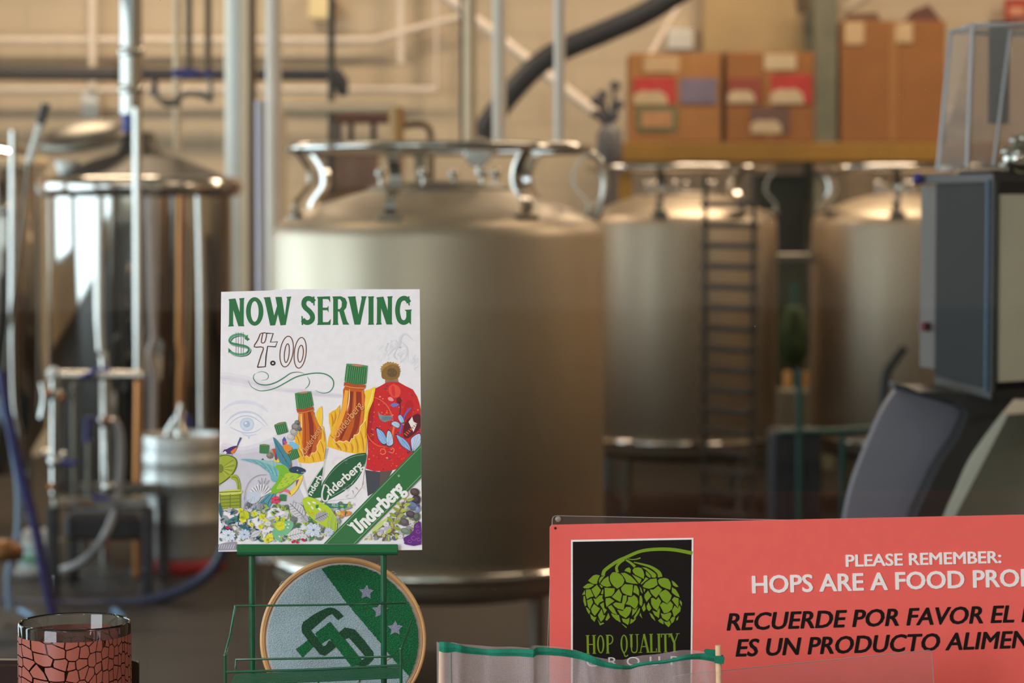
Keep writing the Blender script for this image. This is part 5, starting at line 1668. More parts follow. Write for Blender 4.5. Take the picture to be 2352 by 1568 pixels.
# big lime leaf with holes and green fern
fo.poly([(650, 1160), (690, 1135), (745, 1150), (800, 1185), (850, 1210), (888, 1260), (915, 1310), (905, 1400), (850, 1380), (760, 1330), (700, 1280), (665, 1220)], (182, 208, 46), 14, 3)
for (x, y, a) in ((700, 1185, .8), (725, 1220, .9), (780, 1230, .7), (740, 1180, .4)):
    fo.ell(x, y, 16, 7, (232, 232, 226), 16, a)
fo.poly([(750, 1200), (775, 1195), (772, 1222), (752, 1224)], (50, 128, 80), 17)
fo.poly([(700, 1240), (740, 1262), (720, 1262)], (236, 130, 60), 17)
fo.poly([(905, 1250), (1010, 1245), (1015, 1275), (930, 1290)], (226, 140, 60), 9, 2)
for k in range(9):
    fo.line([(850 + k * 10, 1400), (845 + k * 12, 1330), (862 + k * 10, 1255 + 8 * (k % 3))], 5, ((130, 150, 176), (160, 190, 70), (110, 136, 110))[k % 3], 18, 4, (1, .3))
fo.poly([(430, 1380), (470, 1340), (530, 1320), (575, 1330), (580, 1360), (540, 1420), (480, 1440), (500, 1470), (450, 1465), (420, 1430)], (120, 186, 140), 18, 3)
for (x, y) in ((520, 1350), (545, 1345), (505, 1372), (538, 1372), (475, 1440)):
    fo.ell(x, y, 9, 6, (206, 226, 206), 19, .4)
# large grey veined leaves
LG = (206, 204, 210)
leaf(665, 1290, 160, 96, PI + .75, LG, 20, (104, 100, 108))
leaf(745, 1310, 112, 76, -.45, (176, 174, 182), 22, (76, 74, 84))
leaf(535, 1440, 130, 76, -.25, (220, 218, 224), 24, (120, 118, 126))
leaf(255, 1440, 90, 44, -.5, (212, 212, 218), 22, (120, 118, 126))
leaf(690, 1330, 70, 50, -2.3, (190, 190, 198), 21, (90, 88, 98))
# fan of dark striped leaves behind the gramophone
for k in range(9):
    a = -2.6 + k * .26
    fo.line([(330, 1160 - 20), (330 + 95 * math.cos(a), 1140 + 100 * math.sin(a))], 13, (226, 226, 230), 5 + k % 2, 0, (.3, 1))
    if k % 2:
        fo.line([(350 + 30 * math.cos(a), 1060 + 24 * math.sin(a)), (352 + 60 * math.cos(a), 1050 + 60 * math.sin(a))], 14, (96, 92, 100), 8, 0, (0, 0))
fo.line([(205, 1160), (215, 1080), (250, 1010), (310, 972), (370, 968)], 4, (150, 148, 158), 6, 5)
for k in range(14):
    x = 190 + k * 12
    fo.line([(x, 1230), (x + random.uniform(-14, 14), 1190), (x + random.uniform(-24, 24), 1120 + random.uniform(0, 50))], 4, random.choice(((90, 90, 98), (140, 140, 148), (180, 180, 188))), 9 + k % 3, 4, (1, .3))
fo.poly([(225, 1160), (240, 1110), (262, 1100), (300, 1095), (330, 1110), (320, 1160), (270, 1190)], (196, 206, 222), 10, 3)
# daisies
for (x, y, r_, c_) in ((82, 1430, 56, (222, 232, 246)), (205, 1425, 46, (206, 222, 242)), (735, 1390, 62, (212, 224, 242)), (850, 1405, 38, (206, 218, 238)), (385, 1340, 24, (226, 230, 236)), (660, 1440, 26, (224, 228, 236)), (340, 1320, 18, (230, 232, 236)), (1290, 1345, 24, (232, 228, 236)), (1400, 1440, 20, (232, 230, 236)), (1155, 1440, 20, (228, 226, 232)), (1490, 1330, 14, (236, 236, 240)), (1240, 1420, 18, (236, 214, 224))):
    bloom(x, y, r_, 12 if r_ > 30 else 8, c_, (120, 130, 150) if r_ > 40 else (190, 190, 60), 26)
for k in range(46):
    x, y = random.uniform(30, 1530), random.uniform(1215, 1475)
    if ok(x, y, 34) and not (20 < x < 190 and y < 1240) and not (640 < x < 900 and y < 1330):
        bloom(x, y, random.uniform(9, 19), 7, random.choice(((232, 234, 240), (214, 222, 236), (240, 236, 232), (228, 226, 120), (226, 196, 214))), random.choice(((190, 190, 60), (110, 110, 120))), 14 + k % 8)
# red flower and berries
bloom(442, 1160, 36, 11, (226, 72, 108), (150, 30, 60), 26)
for (x, y) in ((575, 1482), (590, 1474), (652, 1462), (664, 1470), (70, 1368), (82, 1374), (610, 1484)):
    fo.ell(x, y, 10, 10, (206, 30, 84), 30, n=12)
# white blossoms near the banner
for k in range(20):
    x = 1010 + random.uniform(-40, 110)
    y = 1090 + random.uniform(-60, 70)
    if x + y > 2270:
        continue
    a = random.uniform(0, 2 * PI)
    fo.line([(x, y), (x + 34 * math.cos(a), y + 34 * math.sin(a))], 4, random.choice(((206, 206, 212), (120, 122, 130), (236, 236, 240))), 12, 0, (1, .3))
fo.poly([(820, 1185), (1000, 1190), (985, 1222), (830, 1222)], (56, 124, 104), 10, 0)
fo.text('XELO', 872, 1208, 922, 1214, 22, (226, 232, 226), 26, .01)
# sprig with light leaves, dark stones and violet ornament right of the banner
fo.line([(1340, 1390), (1370, 1300), (1400, 1230), (1440, 1150)], 5, (150, 96, 50), 24, 4)
for (x, y, a) in ((1345, 1330, -2.4), (1352, 1340, -.6), (1368, 1290, -2.6), (1375, 1295, -.5), (1390, 1250, -2.5), (1398, 1250, -.4), (1412, 1205, -2.6), (1420, 1205, -.3), (1440, 1160, -2.4), (1444, 1162, -.2), (1345, 1370, .3), (1335, 1385, 2.6)):
    leaf(x, y, 62, 24, a, random.choice(((196, 208, 92), (160, 178, 66), (182, 196, 84))), 25)
fo.poly([(1180, 1400), (1230, 1340), (1300, 1295), (1290, 1330), (1240, 1375), (1200, 1400)], (196, 214, 120), 22, 3)
for (x, y, rx, ry, c_) in ((1500, 1200, 50, 34, (96, 108, 140)), (1520, 1160, 34, 40, (60, 52, 60)), (1480, 1270, 40, 26, (74, 66, 74)), (1430, 1330, 36, 30, (92, 84, 92)), (1525, 1290, 24, 34, (84, 96, 84)), (1440, 1400, 40, 24, (110, 130, 108)), (1510, 1100, 36, 30, (80, 62, 60)), (1535, 1230, 18, 30, (130, 142, 176))):
    fo.ell(x, y, rx, ry, c_, 16, .3)
    fo.ell(x - 6, y - 6, rx * .6, ry * .5, tuple(min(255, v + 20) for v in c_), 17, .3)
VI = (98, 40, 128)
fo.poly([(1430, 1480), (1424, 1450), (1470, 1425), (1500, 1390), (1505, 1350), (1530, 1330), (1556, 1335), (1559, 1500), (1440, 1500)], VI, 22, 2)
for (x, y, r_) in ((1500, 1450, 22), (1535, 1400, 18), (1470, 1475, 16), (1540, 1460, 16), (1530, 1360, 12)):
    fo.line([(x + r_ * math.cos(t) * (1 - t * .1), y + r_ * math.sin(t) * (1 - t * .1)) for t in [i * .7 for i in range(9)]], 4.5, (150, 84, 176), 23, 4)
fo.poly([(4, 1500), (60, 1486), (140, 1478), (146, 1540), (0, 1545)], (150, 148, 160), 20)
for k in range(7):
    fo.line([(20 + k * 18, 1500), (8 + k * 18, 1535)], 4, (216, 214, 222), 21, 0)
fo.build('flower_print', poster)

# --- diagonal banner
bn_ = Art(PS, 500, 800, 3.3353, base=.0017)
bn_.poly([(1557, 733), (1559.5, 988), (1062, 1495), (812, 1495)], (48, 112, 62), 0)
bn_.line([(1557, 752), (830, 1495)], 3.5, (150, 190, 150), 1, 0)
bn_.line([(1558.5, 970), (1044, 1495)], 3.5, (150, 190, 150), 1, 0)
# big first letter, drawn by hand, then the rest
ang = math.atan2(-365, 380)


def bq(u, v, x0=1078, y0=1437):
    c, s = math.cos(ang), math.sin(ang)
    return (x0 + u * c + v * s, y0 + u * s - v * c)


WH = (238, 238, 236)
bn_.poly([bq(*p) for p in ((2, 112), (6, 96), (16, 88), (14, 20), (22, 4), (44, -2), (66, 6), (76, 20), (76, 96), (84, 104), (84, 112), (52, 112), (54, 92), (52, 22), (44, 16), (38, 24), (38, 92), (46, 100), (34, 116), (10, 110), (2, 126), (-4, 122))], WH, 2)
bn_.text('nderberg', *bq(88, 2), *bq(500, 2), 108, WH, 2, .075)
bn_.ell(1388, 975, 8, 8, (190, 214, 190), 2, hole=(5.5, 5.5))
bn_.text('R', 1385, 979, 1391, 979, 7, (190, 214, 190), 3)
bn_.build('banner', poster)

# ---------------------------------------------------------------- embroidery hoop
def knit(name, rgb, scale=620.0, strength=1.0, dist=0.0007, var=.35):
    m = bpy.data.materials.new(name)
    m.use_nodes = True
    nt = m.node_tree
    b = nt.nodes['Principled BSDF']
    b.inputs['Roughness'].default_value = 0.85
    tc = nt.nodes.new('ShaderNodeTexCoord')
    mp = nt.nodes.new('ShaderNodeMapping')
    mp.inputs['Scale'].default_value = (1.0, 1.5, 1)
    mp.inputs['Rotation'].default_value = (0, 0, .9)
    nt.links.new(tc.outputs['Object'], mp.inputs['Vector'])
    vo = nt.nodes.new('ShaderNodeTexVoronoi')
    vo.inputs['Scale'].default_value = scale
    vo.inputs['Randomness'].default_value = .75
    nt.links.new(mp.outputs['Vector'], vo.inputs['Vector'])
    r = nt.nodes.new('ShaderNodeValToRGB')
    c = lin(rgb)
    r.color_ramp.elements[0].color = (*[min(1, v * (1 + var * .5)) for v in c], 1)
    r.color_ramp.elements[1].color = (*[v * (1 - var) for v in c], 1)
    r.color_ramp.elements[1].position = .62
    nt.links.new(vo.outputs['Distance'], r.inputs['Fac'])
    no = nt.nodes.new('ShaderNodeTexNoise')
    no.inputs['Scale'].default_value = 30
    nt.links.new(tc.outputs['Object'], no.inputs['Vector'])
    mx = nt.nodes.new('ShaderNodeMix')
    mx.data_type = 'RGBA'
    mx.blend_type = 'MULTIPLY'
    mx.inputs[0].default_value = .35
    nt.links.new(r.outputs['Color'], mx.inputs[6])
    nt.links.new(no.outputs['Fac'], mx.inputs[7])
    nt.links.new(mx.outputs[2], b.inputs['Base Color'])
    bp = nt.nodes.new('ShaderNodeBump')
    bp.invert = True
    bp.inputs['Strength'].default_value = strength
    bp.inputs['Distance'].default_value = dist
    nt.links.new(vo.outputs['Distance'], bp.inputs['Height'])
    nt.links.new(bp.outputs['Normal'], b.inputs['Normal'])
    return m


HS = Sheet(788, 1470, 2.80, YAW, R(2))
hoop = thing('embroidery_hoop', 'round wooden embroidery hoop with green and pale blue punch needle work', 'embroidery hoop', matrix=HS.M)
z2x = lambda X, Y_: (480 + X / 4.3556, 1230 + Y_ / 4.3556)
cxh, cyh = z2x(1341, 1040)


def hring(r_px):
    return [HS.at(cxh + r_px * math.cos(a), cyh + r_px * .995 * math.sin(a)) for a in [2 * PI * k / 96 for k in range(96)]]


M_HOOP = mat('hoop_wood', (214, 168, 112), .45, var=.12, scale=30)
mb = MB()
mb.tube([(u, v, .002) for u, v, _ in hring(186.5)], .0022, M_HOOP, n=10, closed=True)
mb.build('outer_ring', hoop)
MB().tube([(u, v, .0025) for u, v, _ in hring(181.5)], .0014, mat('hoop_wood_dark', (184, 136, 88), .5, var=.12, scale=30), n=10, closed=True).build('inner_ring', hoop)
ha = Art(HS, 480, 1230, 4.3556, base=.0022)
ha.STEP = 1e-4
ha.ell(1341, 1040, 792, 788, knit('cream_monk_cloth', (226, 214, 206), 900, .6, .0004, .12), 0, n=96)
ha.build('cloth', hoop)


def relief(name, loops, m, h, base, smooth=0, jag=0.0):
    """stitched patch: a low raised slab with a soft edge"""
    P = []
    pts = loops
    if smooth:
        pts = spline([tuple(p) for p in pts], smooth, True)
    if jag:
        q = []
        n = len(pts)
        for i in range(n):
            a, b = pts[i], pts[(i + 1) % n]
            L = math.hypot(b[0] - a[0], b[1] - a[1])
            k = max(1, int(L / 9))
            for j in range(k):
                t = j / k
                q.append((a[0] + (b[0] - a[0]) * t + random.uniform(-jag, jag), a[1] + (b[1] - a[1]) * t + random.uniform(-jag, jag)))
        pts = q
    P = [Vector(HS.at(*z2x(x, y), base + h)) for x, y in pts]
    area_ = sum(P[i].x * P[(i + 1) % len(P)].y - P[(i + 1) % len(P)].x * P[i].y for i in range(len(P)))
    if area_ < 0:
        P.reverse()
    return MB().prism(P, (0, 0, -h), m).build(name, hoop)


random.seed(3)
M_LB = knit('pale_blue_yarn', (190, 218, 228))
M_GY = knit('green_yarn', (14, 134, 76), 560, 1.0, .0009, .5)
M_DG = knit('dark_green_yarn', (36, 100, 64), 560, 1.0, .0009, .5)
M_LI = knit('lilac_grey_yarn', (176, 182, 206))
cx0, cy0 = 1341, 1040
arc = lambda r0, a0, a1, n: [(cx0 + r0 * math.cos(a), cy0 + r0 * math.sin(a)) for a in [a0 + (a1 - a0) * i / n for i in range(n + 1)]]
relief('blue_field', arc(752, R(-252), R(107) - R(252) + R(-1), 1)[:1] + arc(752, R(-107) - R(145), R(-107), 48)[0:0] + arc(752, 0, 2 * PI - .05, 90), M_LB, .0014, .0024, 0, 2.0)
gpts = [(1128, 330)] + arc(752, R(-106), R(30), 44)[1:] + [(2005, 1400), (1930, 1320), (1850, 1240), (1725, 1080), (1600, 930), (1480, 790), (1340, 620), (1210, 440)]
relief('green_field', gpts, M_GY, .0022, .0024, 0, 4)
relief('monogram_stroke', [(1165, 722), (1200, 712), (1240, 716), (1300, 750), (1345, 800), (1290, 838), (1228, 775), (1180, 800), (1018, 942), (1085, 1020), (1140, 1098), (1165, 1095), (1200, 1040), (1240, 1060), (1275, 1105), (1160, 1195), (1110, 1180), (1000, 1050), (930, 960), (925, 900), (945, 855), (1060, 775)], M_DG, .0020, .0024, 0, 2)
relief('monogram_stroke', [(868, 1130), (1000, 1030), (1045, 1102), (935, 1212)], M_GY, .0020, .0024, 0, 2)
relief('monogram_stroke', [(1060, 972), (1210, 855), (1250, 905), (1380, 1055), (1530, 1240), (1480, 1292), (1425, 1300), (1290, 1130), (1205, 1025), (1120, 1075), (1090, 1030)], M_GY, .0021, .0024, 0, 2)
relief('monogram_stroke', [(1300, 965), (1355, 912), (1455, 930), (1560, 1050), (1645, 1165), (1645, 1225), (1600, 1280), (1540, 1300), (1482, 1292), (1562, 1208), (1545, 1180), (1400, 1015), (1345, 1035)], M_DG, .0019, .0024, 0, 2)


def star(cx, cy, r_, rot):
    P = []
    for k in range(10):
        a = rot - PI / 2 + k * PI / 5
        q = r_ if k % 2 == 0 else r_ * .52
        P.append((cx + q * math.cos(a), cy + q * math.sin(a)))
    relief('star', P, M_LI, .0026, .0024, 0, 2.5)


star(1574, 560, 76, .05)
star(1712, 742, 84, .0)
star(1862, 920, 78, .0)
# loose threads at the rim
for (x, y, dx, dy) in ((760, 455, -40, 10), (790, 450, -60, 30), (690, 560, -40, 20), (1820, 365, 30, -8), (1850, 385, 22, -10), (2085, 700, 20, 8), (1690, 290, 8, -12), (735, 470, -30, 22)):
    a, b = z2x(x, y), z2x(x + dx, y + dy)
    pa, pb = HS.at(*a, .001), HS.at(*b, .003)
    MB().tube([pa, ((pa[0] + pb[0]) / 2, (pa[1] + pb[1]) / 2 + .001, .004), pb], .00025, mat('loose_thread', (206, 196, 186), .8), n=6).build('loose_thread', hoop)

# ---------------------------------------------------------------- green wire rack holding the poster
M_RK = mat('green_enamel', (8, 84, 54), .22, var=.05, spec=.6, coat=.4)
M_RKL = mat('green_enamel_channel', (30, 104, 58), .32, var=.05)
rack = thing('wire_rack', 'green wire counter rack with a channel holding the poster above two posts', 'rack', (W(735, 0, 2.7).x, 2.7, LEDGE))
bz = LEDGE


def wire(nm, pts, r_, n=10, m=M_RK):
    return MB().tube([W(*p) for p in pts], r_, m, n=n).build(nm, rack)


a, b = W(545, 1259, 2.70), W(914, 1257, 2.70)
MB().box((a + b) / 2 + Vector((0, -.0035, 0)), ((b - a).length, .002, .0088), M_RKL, b=.0006).build('channel_front', rack)
MB().box((a + b) / 2 + Vector((0, .0035, 0)), ((b - a).length, .002, .008), M_RK, b=.0006).build('channel_back', rack)
MB().tube([a + Vector((0, 0, -.0042)), b + Vector((0, 0, -.0042))], .0042, M_RK, n=14).build('channel_bottom', rack)
for x in (578.5, 881):
    q = W(x, 1264, 2.703)
    MB().tube([(q.x, 2.703, bz + .004), q], .0032, M_RK, n=16).build('post', rack)
wire('top_wire', [(541, 1391, 2.695), (735, 1389, 2.695), (932, 1384, 2.695), (930, 1384, 2.70)], .0011)
wire('side_arm', [(541, 1390, 2.695), (536, 1420, 2.69), (530, 1455, 2.675), (521, 1490, 2.655), (517, 1506, 2.64)], .0013)
wire('side_arm', [(945, 1426, 2.690), (936, 1452, 2.675), (922, 1490, 2.65)], .0013)
for x, y in ((517, 1505), (921, 1490)):
    q = W(x, y, 2.64)
    q2 = W(x, y, 2.64)
    MB().tube([q, (q.x, q.y, bz + .003)], .0016, M_RK, n=10).ball(q, .0018, M_RK, n=10).build('upright_wire', rack)
wire('guard_wire', [(541, 1536, 2.672), (541, 1514, 2.672), (735, 1511, 2.672), (926, 1507, 2.672), (926, 1530, 2.672)], .0012)
wire('front_wire', [(519, 1543, 2.64), (735, 1537, 2.64), (921, 1527, 2.64)], .0014)
for k in range(12):
    t = k / 11
    y0, y1 = 1550 + t * 22, 1533 + t * 22
    wire('shelf_wire', [(541 - t * 12, y0, 2.695 - t * .04), (921, y1, 2.695 - t * .04)], .0011, 8)
for x in (640, 735, 830):
    wire('cross_wire', [(x, 1546 - (x - 735) * .03, 2.695), (x - 4, 1568 - (x - 735) * .03, 2.65)], .001, 8)
# feet and lower frame down on the ledge
q0, q1 = W(517, 1505, 2.64), W(921, 1490, 2.64)
xl, xr = q0.x, q1.x
MB().tube([(xl, 2.64, bz + .003), (xr, 2.64, bz + .003)], .0016, M_RK, n=10).build('base_wire', rack)
xpl, xpr = W(578.5, 1264, 2.703).x, W(881, 1264, 2.703).x
MB().tube([(xpl, 2.703, bz + .004), (xpr, 2.703, bz + .004)], .003, M_RK, n=12).build('base_wire', rack)
for x, xp in ((xl, xpl), (xr, xpr)):
    MB().tube([(x, 2.64, bz + .003), (xp, 2.703, bz + .004)], .0016, M_RK, n=10).build('base_wire', rack)

# ---------------------------------------------------------------- red sign and its clear backing sheet
SS = Sheet(1300, 1300, 2.82, R(8), R(1.5))
sign = thing('warning_sign', 'coral red sign reading PLEASE REMEMBER: HOPS ARE A FOOD PRODUCT', 'sign', matrix=SS.M)
M_CORAL = mat('coral_panel', (250, 110, 102), .38, var=.02, scale=60, bump=.02, bscale=400)
bot = 1772
slab('panel', SS, rounded([(1263, 1205), (2352, 1181.5), (2760, 1173), (2760, 1790), (1262, bot)], [9, 0, 9, 9, 9]), .0015, M_CORAL, sign)
lg = Art(SS, 1000, 1170, 3.4588, base=.0003)
lg.STEP = 2e-5
WHITE, BLK, HG = (252, 251, 252), (20, 15, 16), (126, 160, 38)
lg.poly([(1077, 240), (2050, 223), (2033, 2000), (1078, 2000)], WHITE, 0)
lg.poly([(1091, 255), (2036, 238), (2019, 1985), (1092, 1985)], BLK, 1)
lg.build('logo_background', sign)
hp = Art(SS, 1330, 1245, 7.84, base=.0004)
hp.STEP = 2.5e-5
sp_ = spline([(430, 600), (450, 520), (520, 455), (680, 345), (860, 262), (1060, 175), (1240, 136), (1500, 122), (1740, 138), (2040, 196)], 6)
hp.line(sp_, [66 - 8 * math.sin(i / len(sp_) * PI) for i in range(len(sp_))], HG, 3, 0)
hp.line([(690, 540), (672, 460), (700, 400), (760, 345), (815, 310)], 44, HG, 4, 5, (1.2, .9))
hp.line([(840, 315), (900, 350), (960, 395), (1005, 440)], 44, HG, 4, 5, (.7, 1.2))
hp.line([(880, 296), (960, 310), (1040, 300), (1105, 280)], 30, HG, 5, 5, (.4, .8))
hp.line([(985, 358), (1100, 385), (1260, 430), (1370, 490), (1440, 555), (1460, 625)], 44, HG, 4, 6, (.4, 1.9))
HOPS = """165,688 250,600 310,582 370,598 335,672 320,745 255,748 205,720|72,805 150,745 200,742 268,768 225,800 165,828 95,825|405,612 455,610 385,700 370,740 355,690 375,640
385,745 440,665 525,610 535,690 575,785 500,800 430,780|560,600 600,545 640,540 720,560 775,610 810,680 800,730 770,775 685,828 620,780 575,720 555,660
752,555 830,550 930,610 1000,680 1055,745 960,738 850,715 825,650 790,600|815,510 850,468 900,450 930,485 920,550 870,530|962,500 1000,460 1060,452 1120,465 1150,510 1170,580 1162,655 1090,620 1010,580 975,540
950,575 1010,605 1120,660 1110,700 1080,740 1010,650|1130,450 1210,460 1300,510 1370,560 1390,600 1370,635 1310,630 1290,580 1210,500|1200,520 1240,550 1285,600 1285,640 1240,620 1205,585
1195,630 1250,655 1200,690 1120,760 1112,735 1160,690|1150,800 1150,780 1200,720 1280,665 1390,650 1395,690 1410,760 1340,810 1260,832 1190,818|1420,690 1450,655 1540,642 1600,660 1640,720 1650,780 1638,850 1560,825 1480,790 1440,745
1665,685 1720,720 1790,800 1740,800 1690,770|225,845 320,765 390,860 360,920 300,995 260,930|125,850 205,848 235,920 260,970 200,985 140,1020 120,950|52,945 100,860 108,940|80,965 105,970 120,1060 130,1130 105,1150 75,1060
365,765 385,765 430,800 400,820|390,925 420,850 438,850 432,932|460,818 555,825 640,830 630,900 585,960 530,970 465,985 462,900|590,980 640,930 715,840 745,900 770,940 755,1000 742,1070 660,1030
755,825 820,755 965,765 962,850 942,965 860,945 790,910 762,860|995,775 1040,785 1075,860 1078,960 1040,930 975,895|1090,795 1120,830 1145,920 1110,890|258,1005 300,1020 365,960 425,950 415,1000 440,1050 370,1080 335,1135 290,1090
140,1045 225,1010 250,1080 215,1150 195,1205 160,1150|215,1200 270,1110 330,1160 378,1190 330,1260 280,1320 230,1260|120,1165 160,1190 200,1240 180,1295 140,1230|375,1120 440,1080 455,1180 498,1215 455,1285 420,1190
478,1010 550,1000 635,1055 560,1105 495,1160 478,1090|610,1110 655,1080 770,1095 790,960 855,960 850,1050 815,1120 800,1215 700,1190 640,1150|885,985 945,985 985,950 1045,1000 1062,1080 1040,1150 1005,1195 920,1130 840,1110 880,1050
1090,965 1120,960 1140,1030 1140,1100 1120,1150 1085,1110|1130,1180 1175,1090 1200,1200 1160,1250|200,1290 270,1345 310,1345 275,1428 215,1370|340,1310 405,1205 440,1310 470,1315 440,1380 390,1430 360,1370
335,1385 385,1460 430,1440 450,1460 375,1495|470,1395 525,1270 555,1350 500,1410|515,1160 580,1130 630,1190 685,1300 600,1270 550,1210|575,1275 640,1300 715,1310 745,1440 660,1390 600,1330
690,1215 790,1235 845,1165 925,1165 940,1210 900,1300 840,1360 740,1300|768,1365 850,1385 905,1360 900,1430 880,1485 790,1430|760,1460 800,1480 855,1520 850,1545|965,1190 1000,1215 1060,1160 1030,1240 950,1325
985,1340 1080,1190 1098,1190 1080,1260 1000,1385|930,1375 970,1390 1030,1370 980,1430 915,1470|1085,1310 1105,1265 1138,1370|1180,940 1240,870 1300,965 1245,1030 1215,1070 1175,990|1155,825 1195,850 1170,900
1275,850 1340,850 1420,785 1490,850 1440,920 1385,995 1330,950 1290,900|1440,935 1480,890 1555,850 1610,890 1665,960 1640,1030 1585,1100 1500,1040|1672,810 1740,850 1790,930 1810,990 1740,960 1670,900
1295,1010 1330,1000 1390,1035 1425,985 1475,1060 1440,1140 1405,1230 1340,1180 1300,1110|1455,1130 1510,1080 1585,1115 1640,1060 1690,1120 1670,1200 1600,1260 1530,1275|1670,1035 1710,985 1790,1010 1790,1100 1780,1175 1720,1100
1815,1035 1850,1080 1848,1150 1812,1090|1215,1150 1250,1080 1300,1190 1260,1240 1225,1200|1320,1225 1400,1255 1440,1180 1455,1220 1435,1360 1360,1310|1675,1225 1720,1140 1780,1190 1805,1130 1830,1180 1820,1240 1710,1345
1470,1275 1540,1295 1640,1260 1660,1290 1630,1370 1585,1415 1500,1360|1265,1270 1310,1290 1350,1350 1370,1415 1300,1350|1420,1405 1470,1370 1515,1410 1520,1475 1450,1440|1525,1420 1590,1435 1620,1405 1650,1470 1610,1525 1550,1470
1640,1390 1680,1340 1730,1350 1700,1430 1665,1460|1750,1370 1790,1325 1780,1390 1750,1410"""
for poly_ in HOPS.replace('\n', '|').split('|'):
    P_ = [tuple(float(v) for v in q.split(',')) for q in poly_.split()]
    cx_, cy_ = sum(p[0] for p in P_) / len(P_), sum(p[1] for p in P_) / len(P_)
    hp.poly([(cx_ + (x - cx_) * 1.03, cy_ + (y - cy_) * 1.03) for x, y in P_], HG, 7)
hp.build('hop_picture', sign)


# HOP QUALITY in tall narrow serif capitals
def serif_word(art, word, x0, y0, x1, y1, cap, m, lay=0):
    T, t_, S = .20, .07, .05
    gl = {
        'H': (.62, [('v', .12), ('v', .50), ('h', .12, .50, .5)], [(.12, 0), (.12, 1), (.50, 0), (.50, 1)]),
        'I': (.26, [('v', .13)], [(.13, 0), (.13, 1)]),
        'T': (.52, [('v', .26), ('h', .02, .50, .975), ('s', .025, .975, .025, .80), ('s', .495, .975, .495, .80)], [(.26, 0)]),
        'L': (.46, [('v', .12), ('h', .12, .44, .03), ('s', .43, .03, .43, .22)], [(.12, 0), (.12, 1)]),
        'P': (.50, [('v', .12), ('c', [(.12, .97), (.30, .97), (.42, .86), (.42, .66), (.30, .52), (.12, .50)])], [(.12, 0), (.12, 1)]),
        'O': (.58, [('o', .28, .5, .22, .49)], []),
        'Q': (.60, [('o', .28, .5, .22, .49), ('c', [(.20, .04), (.27, -.02), (.30, -.14), (.40, -.18), (.50, -.10)])], []),
        'U': (.60, [('v2', .12), ('c', [(.12, .34), (.14, .10), (.28, .015), (.42, .08), (.47, .34), (.47, 1.0)])], [(.12, 1), (.47, 1)]),
        'A': (.60, [('s', .05, 0, .29, 1), ('S', .29, 1, .53, 0), ('h', .14, .44, .33)], [(.05, 0), (.53, 0)]),
        'Y': (.56, [('S', .06, 1, .28, .48), ('s', .50, 1, .28, .48), ('v3', .28)], [(.06, 1), (.50, 1), (.28, 0)]),
        ' ': (.34, [], []),
    }
    tot = sum(gl[ch][0] for ch in word)
    L = math.hypot(x1 - x0, y1 - y0)
    ex = ((x1 - x0) / L, (y1 - y0) / L)
    k = L / tot
    pen = 0

    def q(u, v):
        return (x0 + ex[0] * (pen + u) * k + ex[1] * v * cap, y0 + ex[1] * (pen + u) * k - ex[0] * v * cap)
    th = .115 * k * 1.15
    tn = .045 * k * 1.2
    for ch in word:
        w, st, sf = gl[ch]
        for e in st:
            if e[0] == 'v':
                art.line([q(e[1], 0), q(e[1], 1)], th, m, lay, 0)
            elif e[0] == 'v2':
                art.line([q(e[1], .3), q(e[1], 1)], th, m, lay, 0)
            elif e[0] == 'v3':
                art.line([q(e[1], 0), q(e[1], .5)], th, m, lay, 0)
            elif e[0] == 'h':
                art.line([q(e[1], e[3]), q(e[2], e[3])], cap * .05, m, lay, 0)
            elif e[0] == 's':
                art.line([q(e[1], e[2]), q(e[3], e[4])], tn, m, lay + 1, 0)
            elif e[0] == 'S':
                art.line([q(e[1], e[2]), q(e[3], e[4])], th, m, lay, 0)
            elif e[0] == 'c':
                art.line([q(*p) for p in e[1]], th * .75, m, lay + 1, 5, (.7, .7))
            elif e[0] == 'o':
                _, cx, cy, rx, ry = e
                P = [q(cx + rx * math.cos(a), cy + ry * math.sin(a)) for a in [2 * PI * i / 32 for i in range(32)]]
                H = [q(cx + (rx - .10) * math.cos(a), cy + (ry - .06) * math.sin(a)) for a in [2 * PI * i / 32 for i in range(32)]]
                art.poly(P, m, lay, holes=[H])
        for (u, v) in sf:
            art.line([q(u - .115, v * .97 + .015), q(u + .115, v * .97 + .015)], cap * .035, m, lay + 2, 0)
        pen += w


lt = Art(SS, 1000, 1170, 3.4588, base=.0004)
lt.STEP = 2.5e-5
serif_word(lt, 'HOP QUALITY', 1196, 1145, 1936, 1130, 148, ink(HG), 3)
lt.text('GROUP', 1200, 1246, 1930, 1232, 70, (228, 226, 228), 3, 0, spacing=1.9)
lt.build('logo_lettering', sign)
wt = Art(SS, 1640, 1170, 3.3034, base=.0001)
wt.text('PLEASE REMEMBER:', 1003, 432, 2176, 402, 88, WHITE, 0, .034, thick=.0008)
wt.text('HOPS ARE A FOOD PRODUCT', 293, 632, 2312, 581, 128, WHITE, 0, .034, fit='HOPS ARE A FOOD PRO', thick=.0008)
wt.build('white_lettering', sign)
bt_ = Art(SS, 1640, 1170, 3.3034, base=.0001)
bt_.text('RECUERDE POR FAVOR EL LÚPULO', 100, 915, 2270, 853, 126, BLK, 0, .038, .20, fit='RECUERDE POR FAVOR EL', thick=.0003)
bt_.text('ES UN PRODUCTO ALIMENTICIO', 168, 1112, 1700, 1066, 126, BLK, 0, .038, .20, fit='ES UN PRODUCTO', thick=.0003)
bt_.build('black_lettering', sign)
c = SS.at(1275.5, 1212.5, .0002)
MB().lathe([(.0014, 0), (.0014, .0004)], c, mat('screw_hole_black', (30, 14, 14), .6), n=16).build('screw_hole', sign)

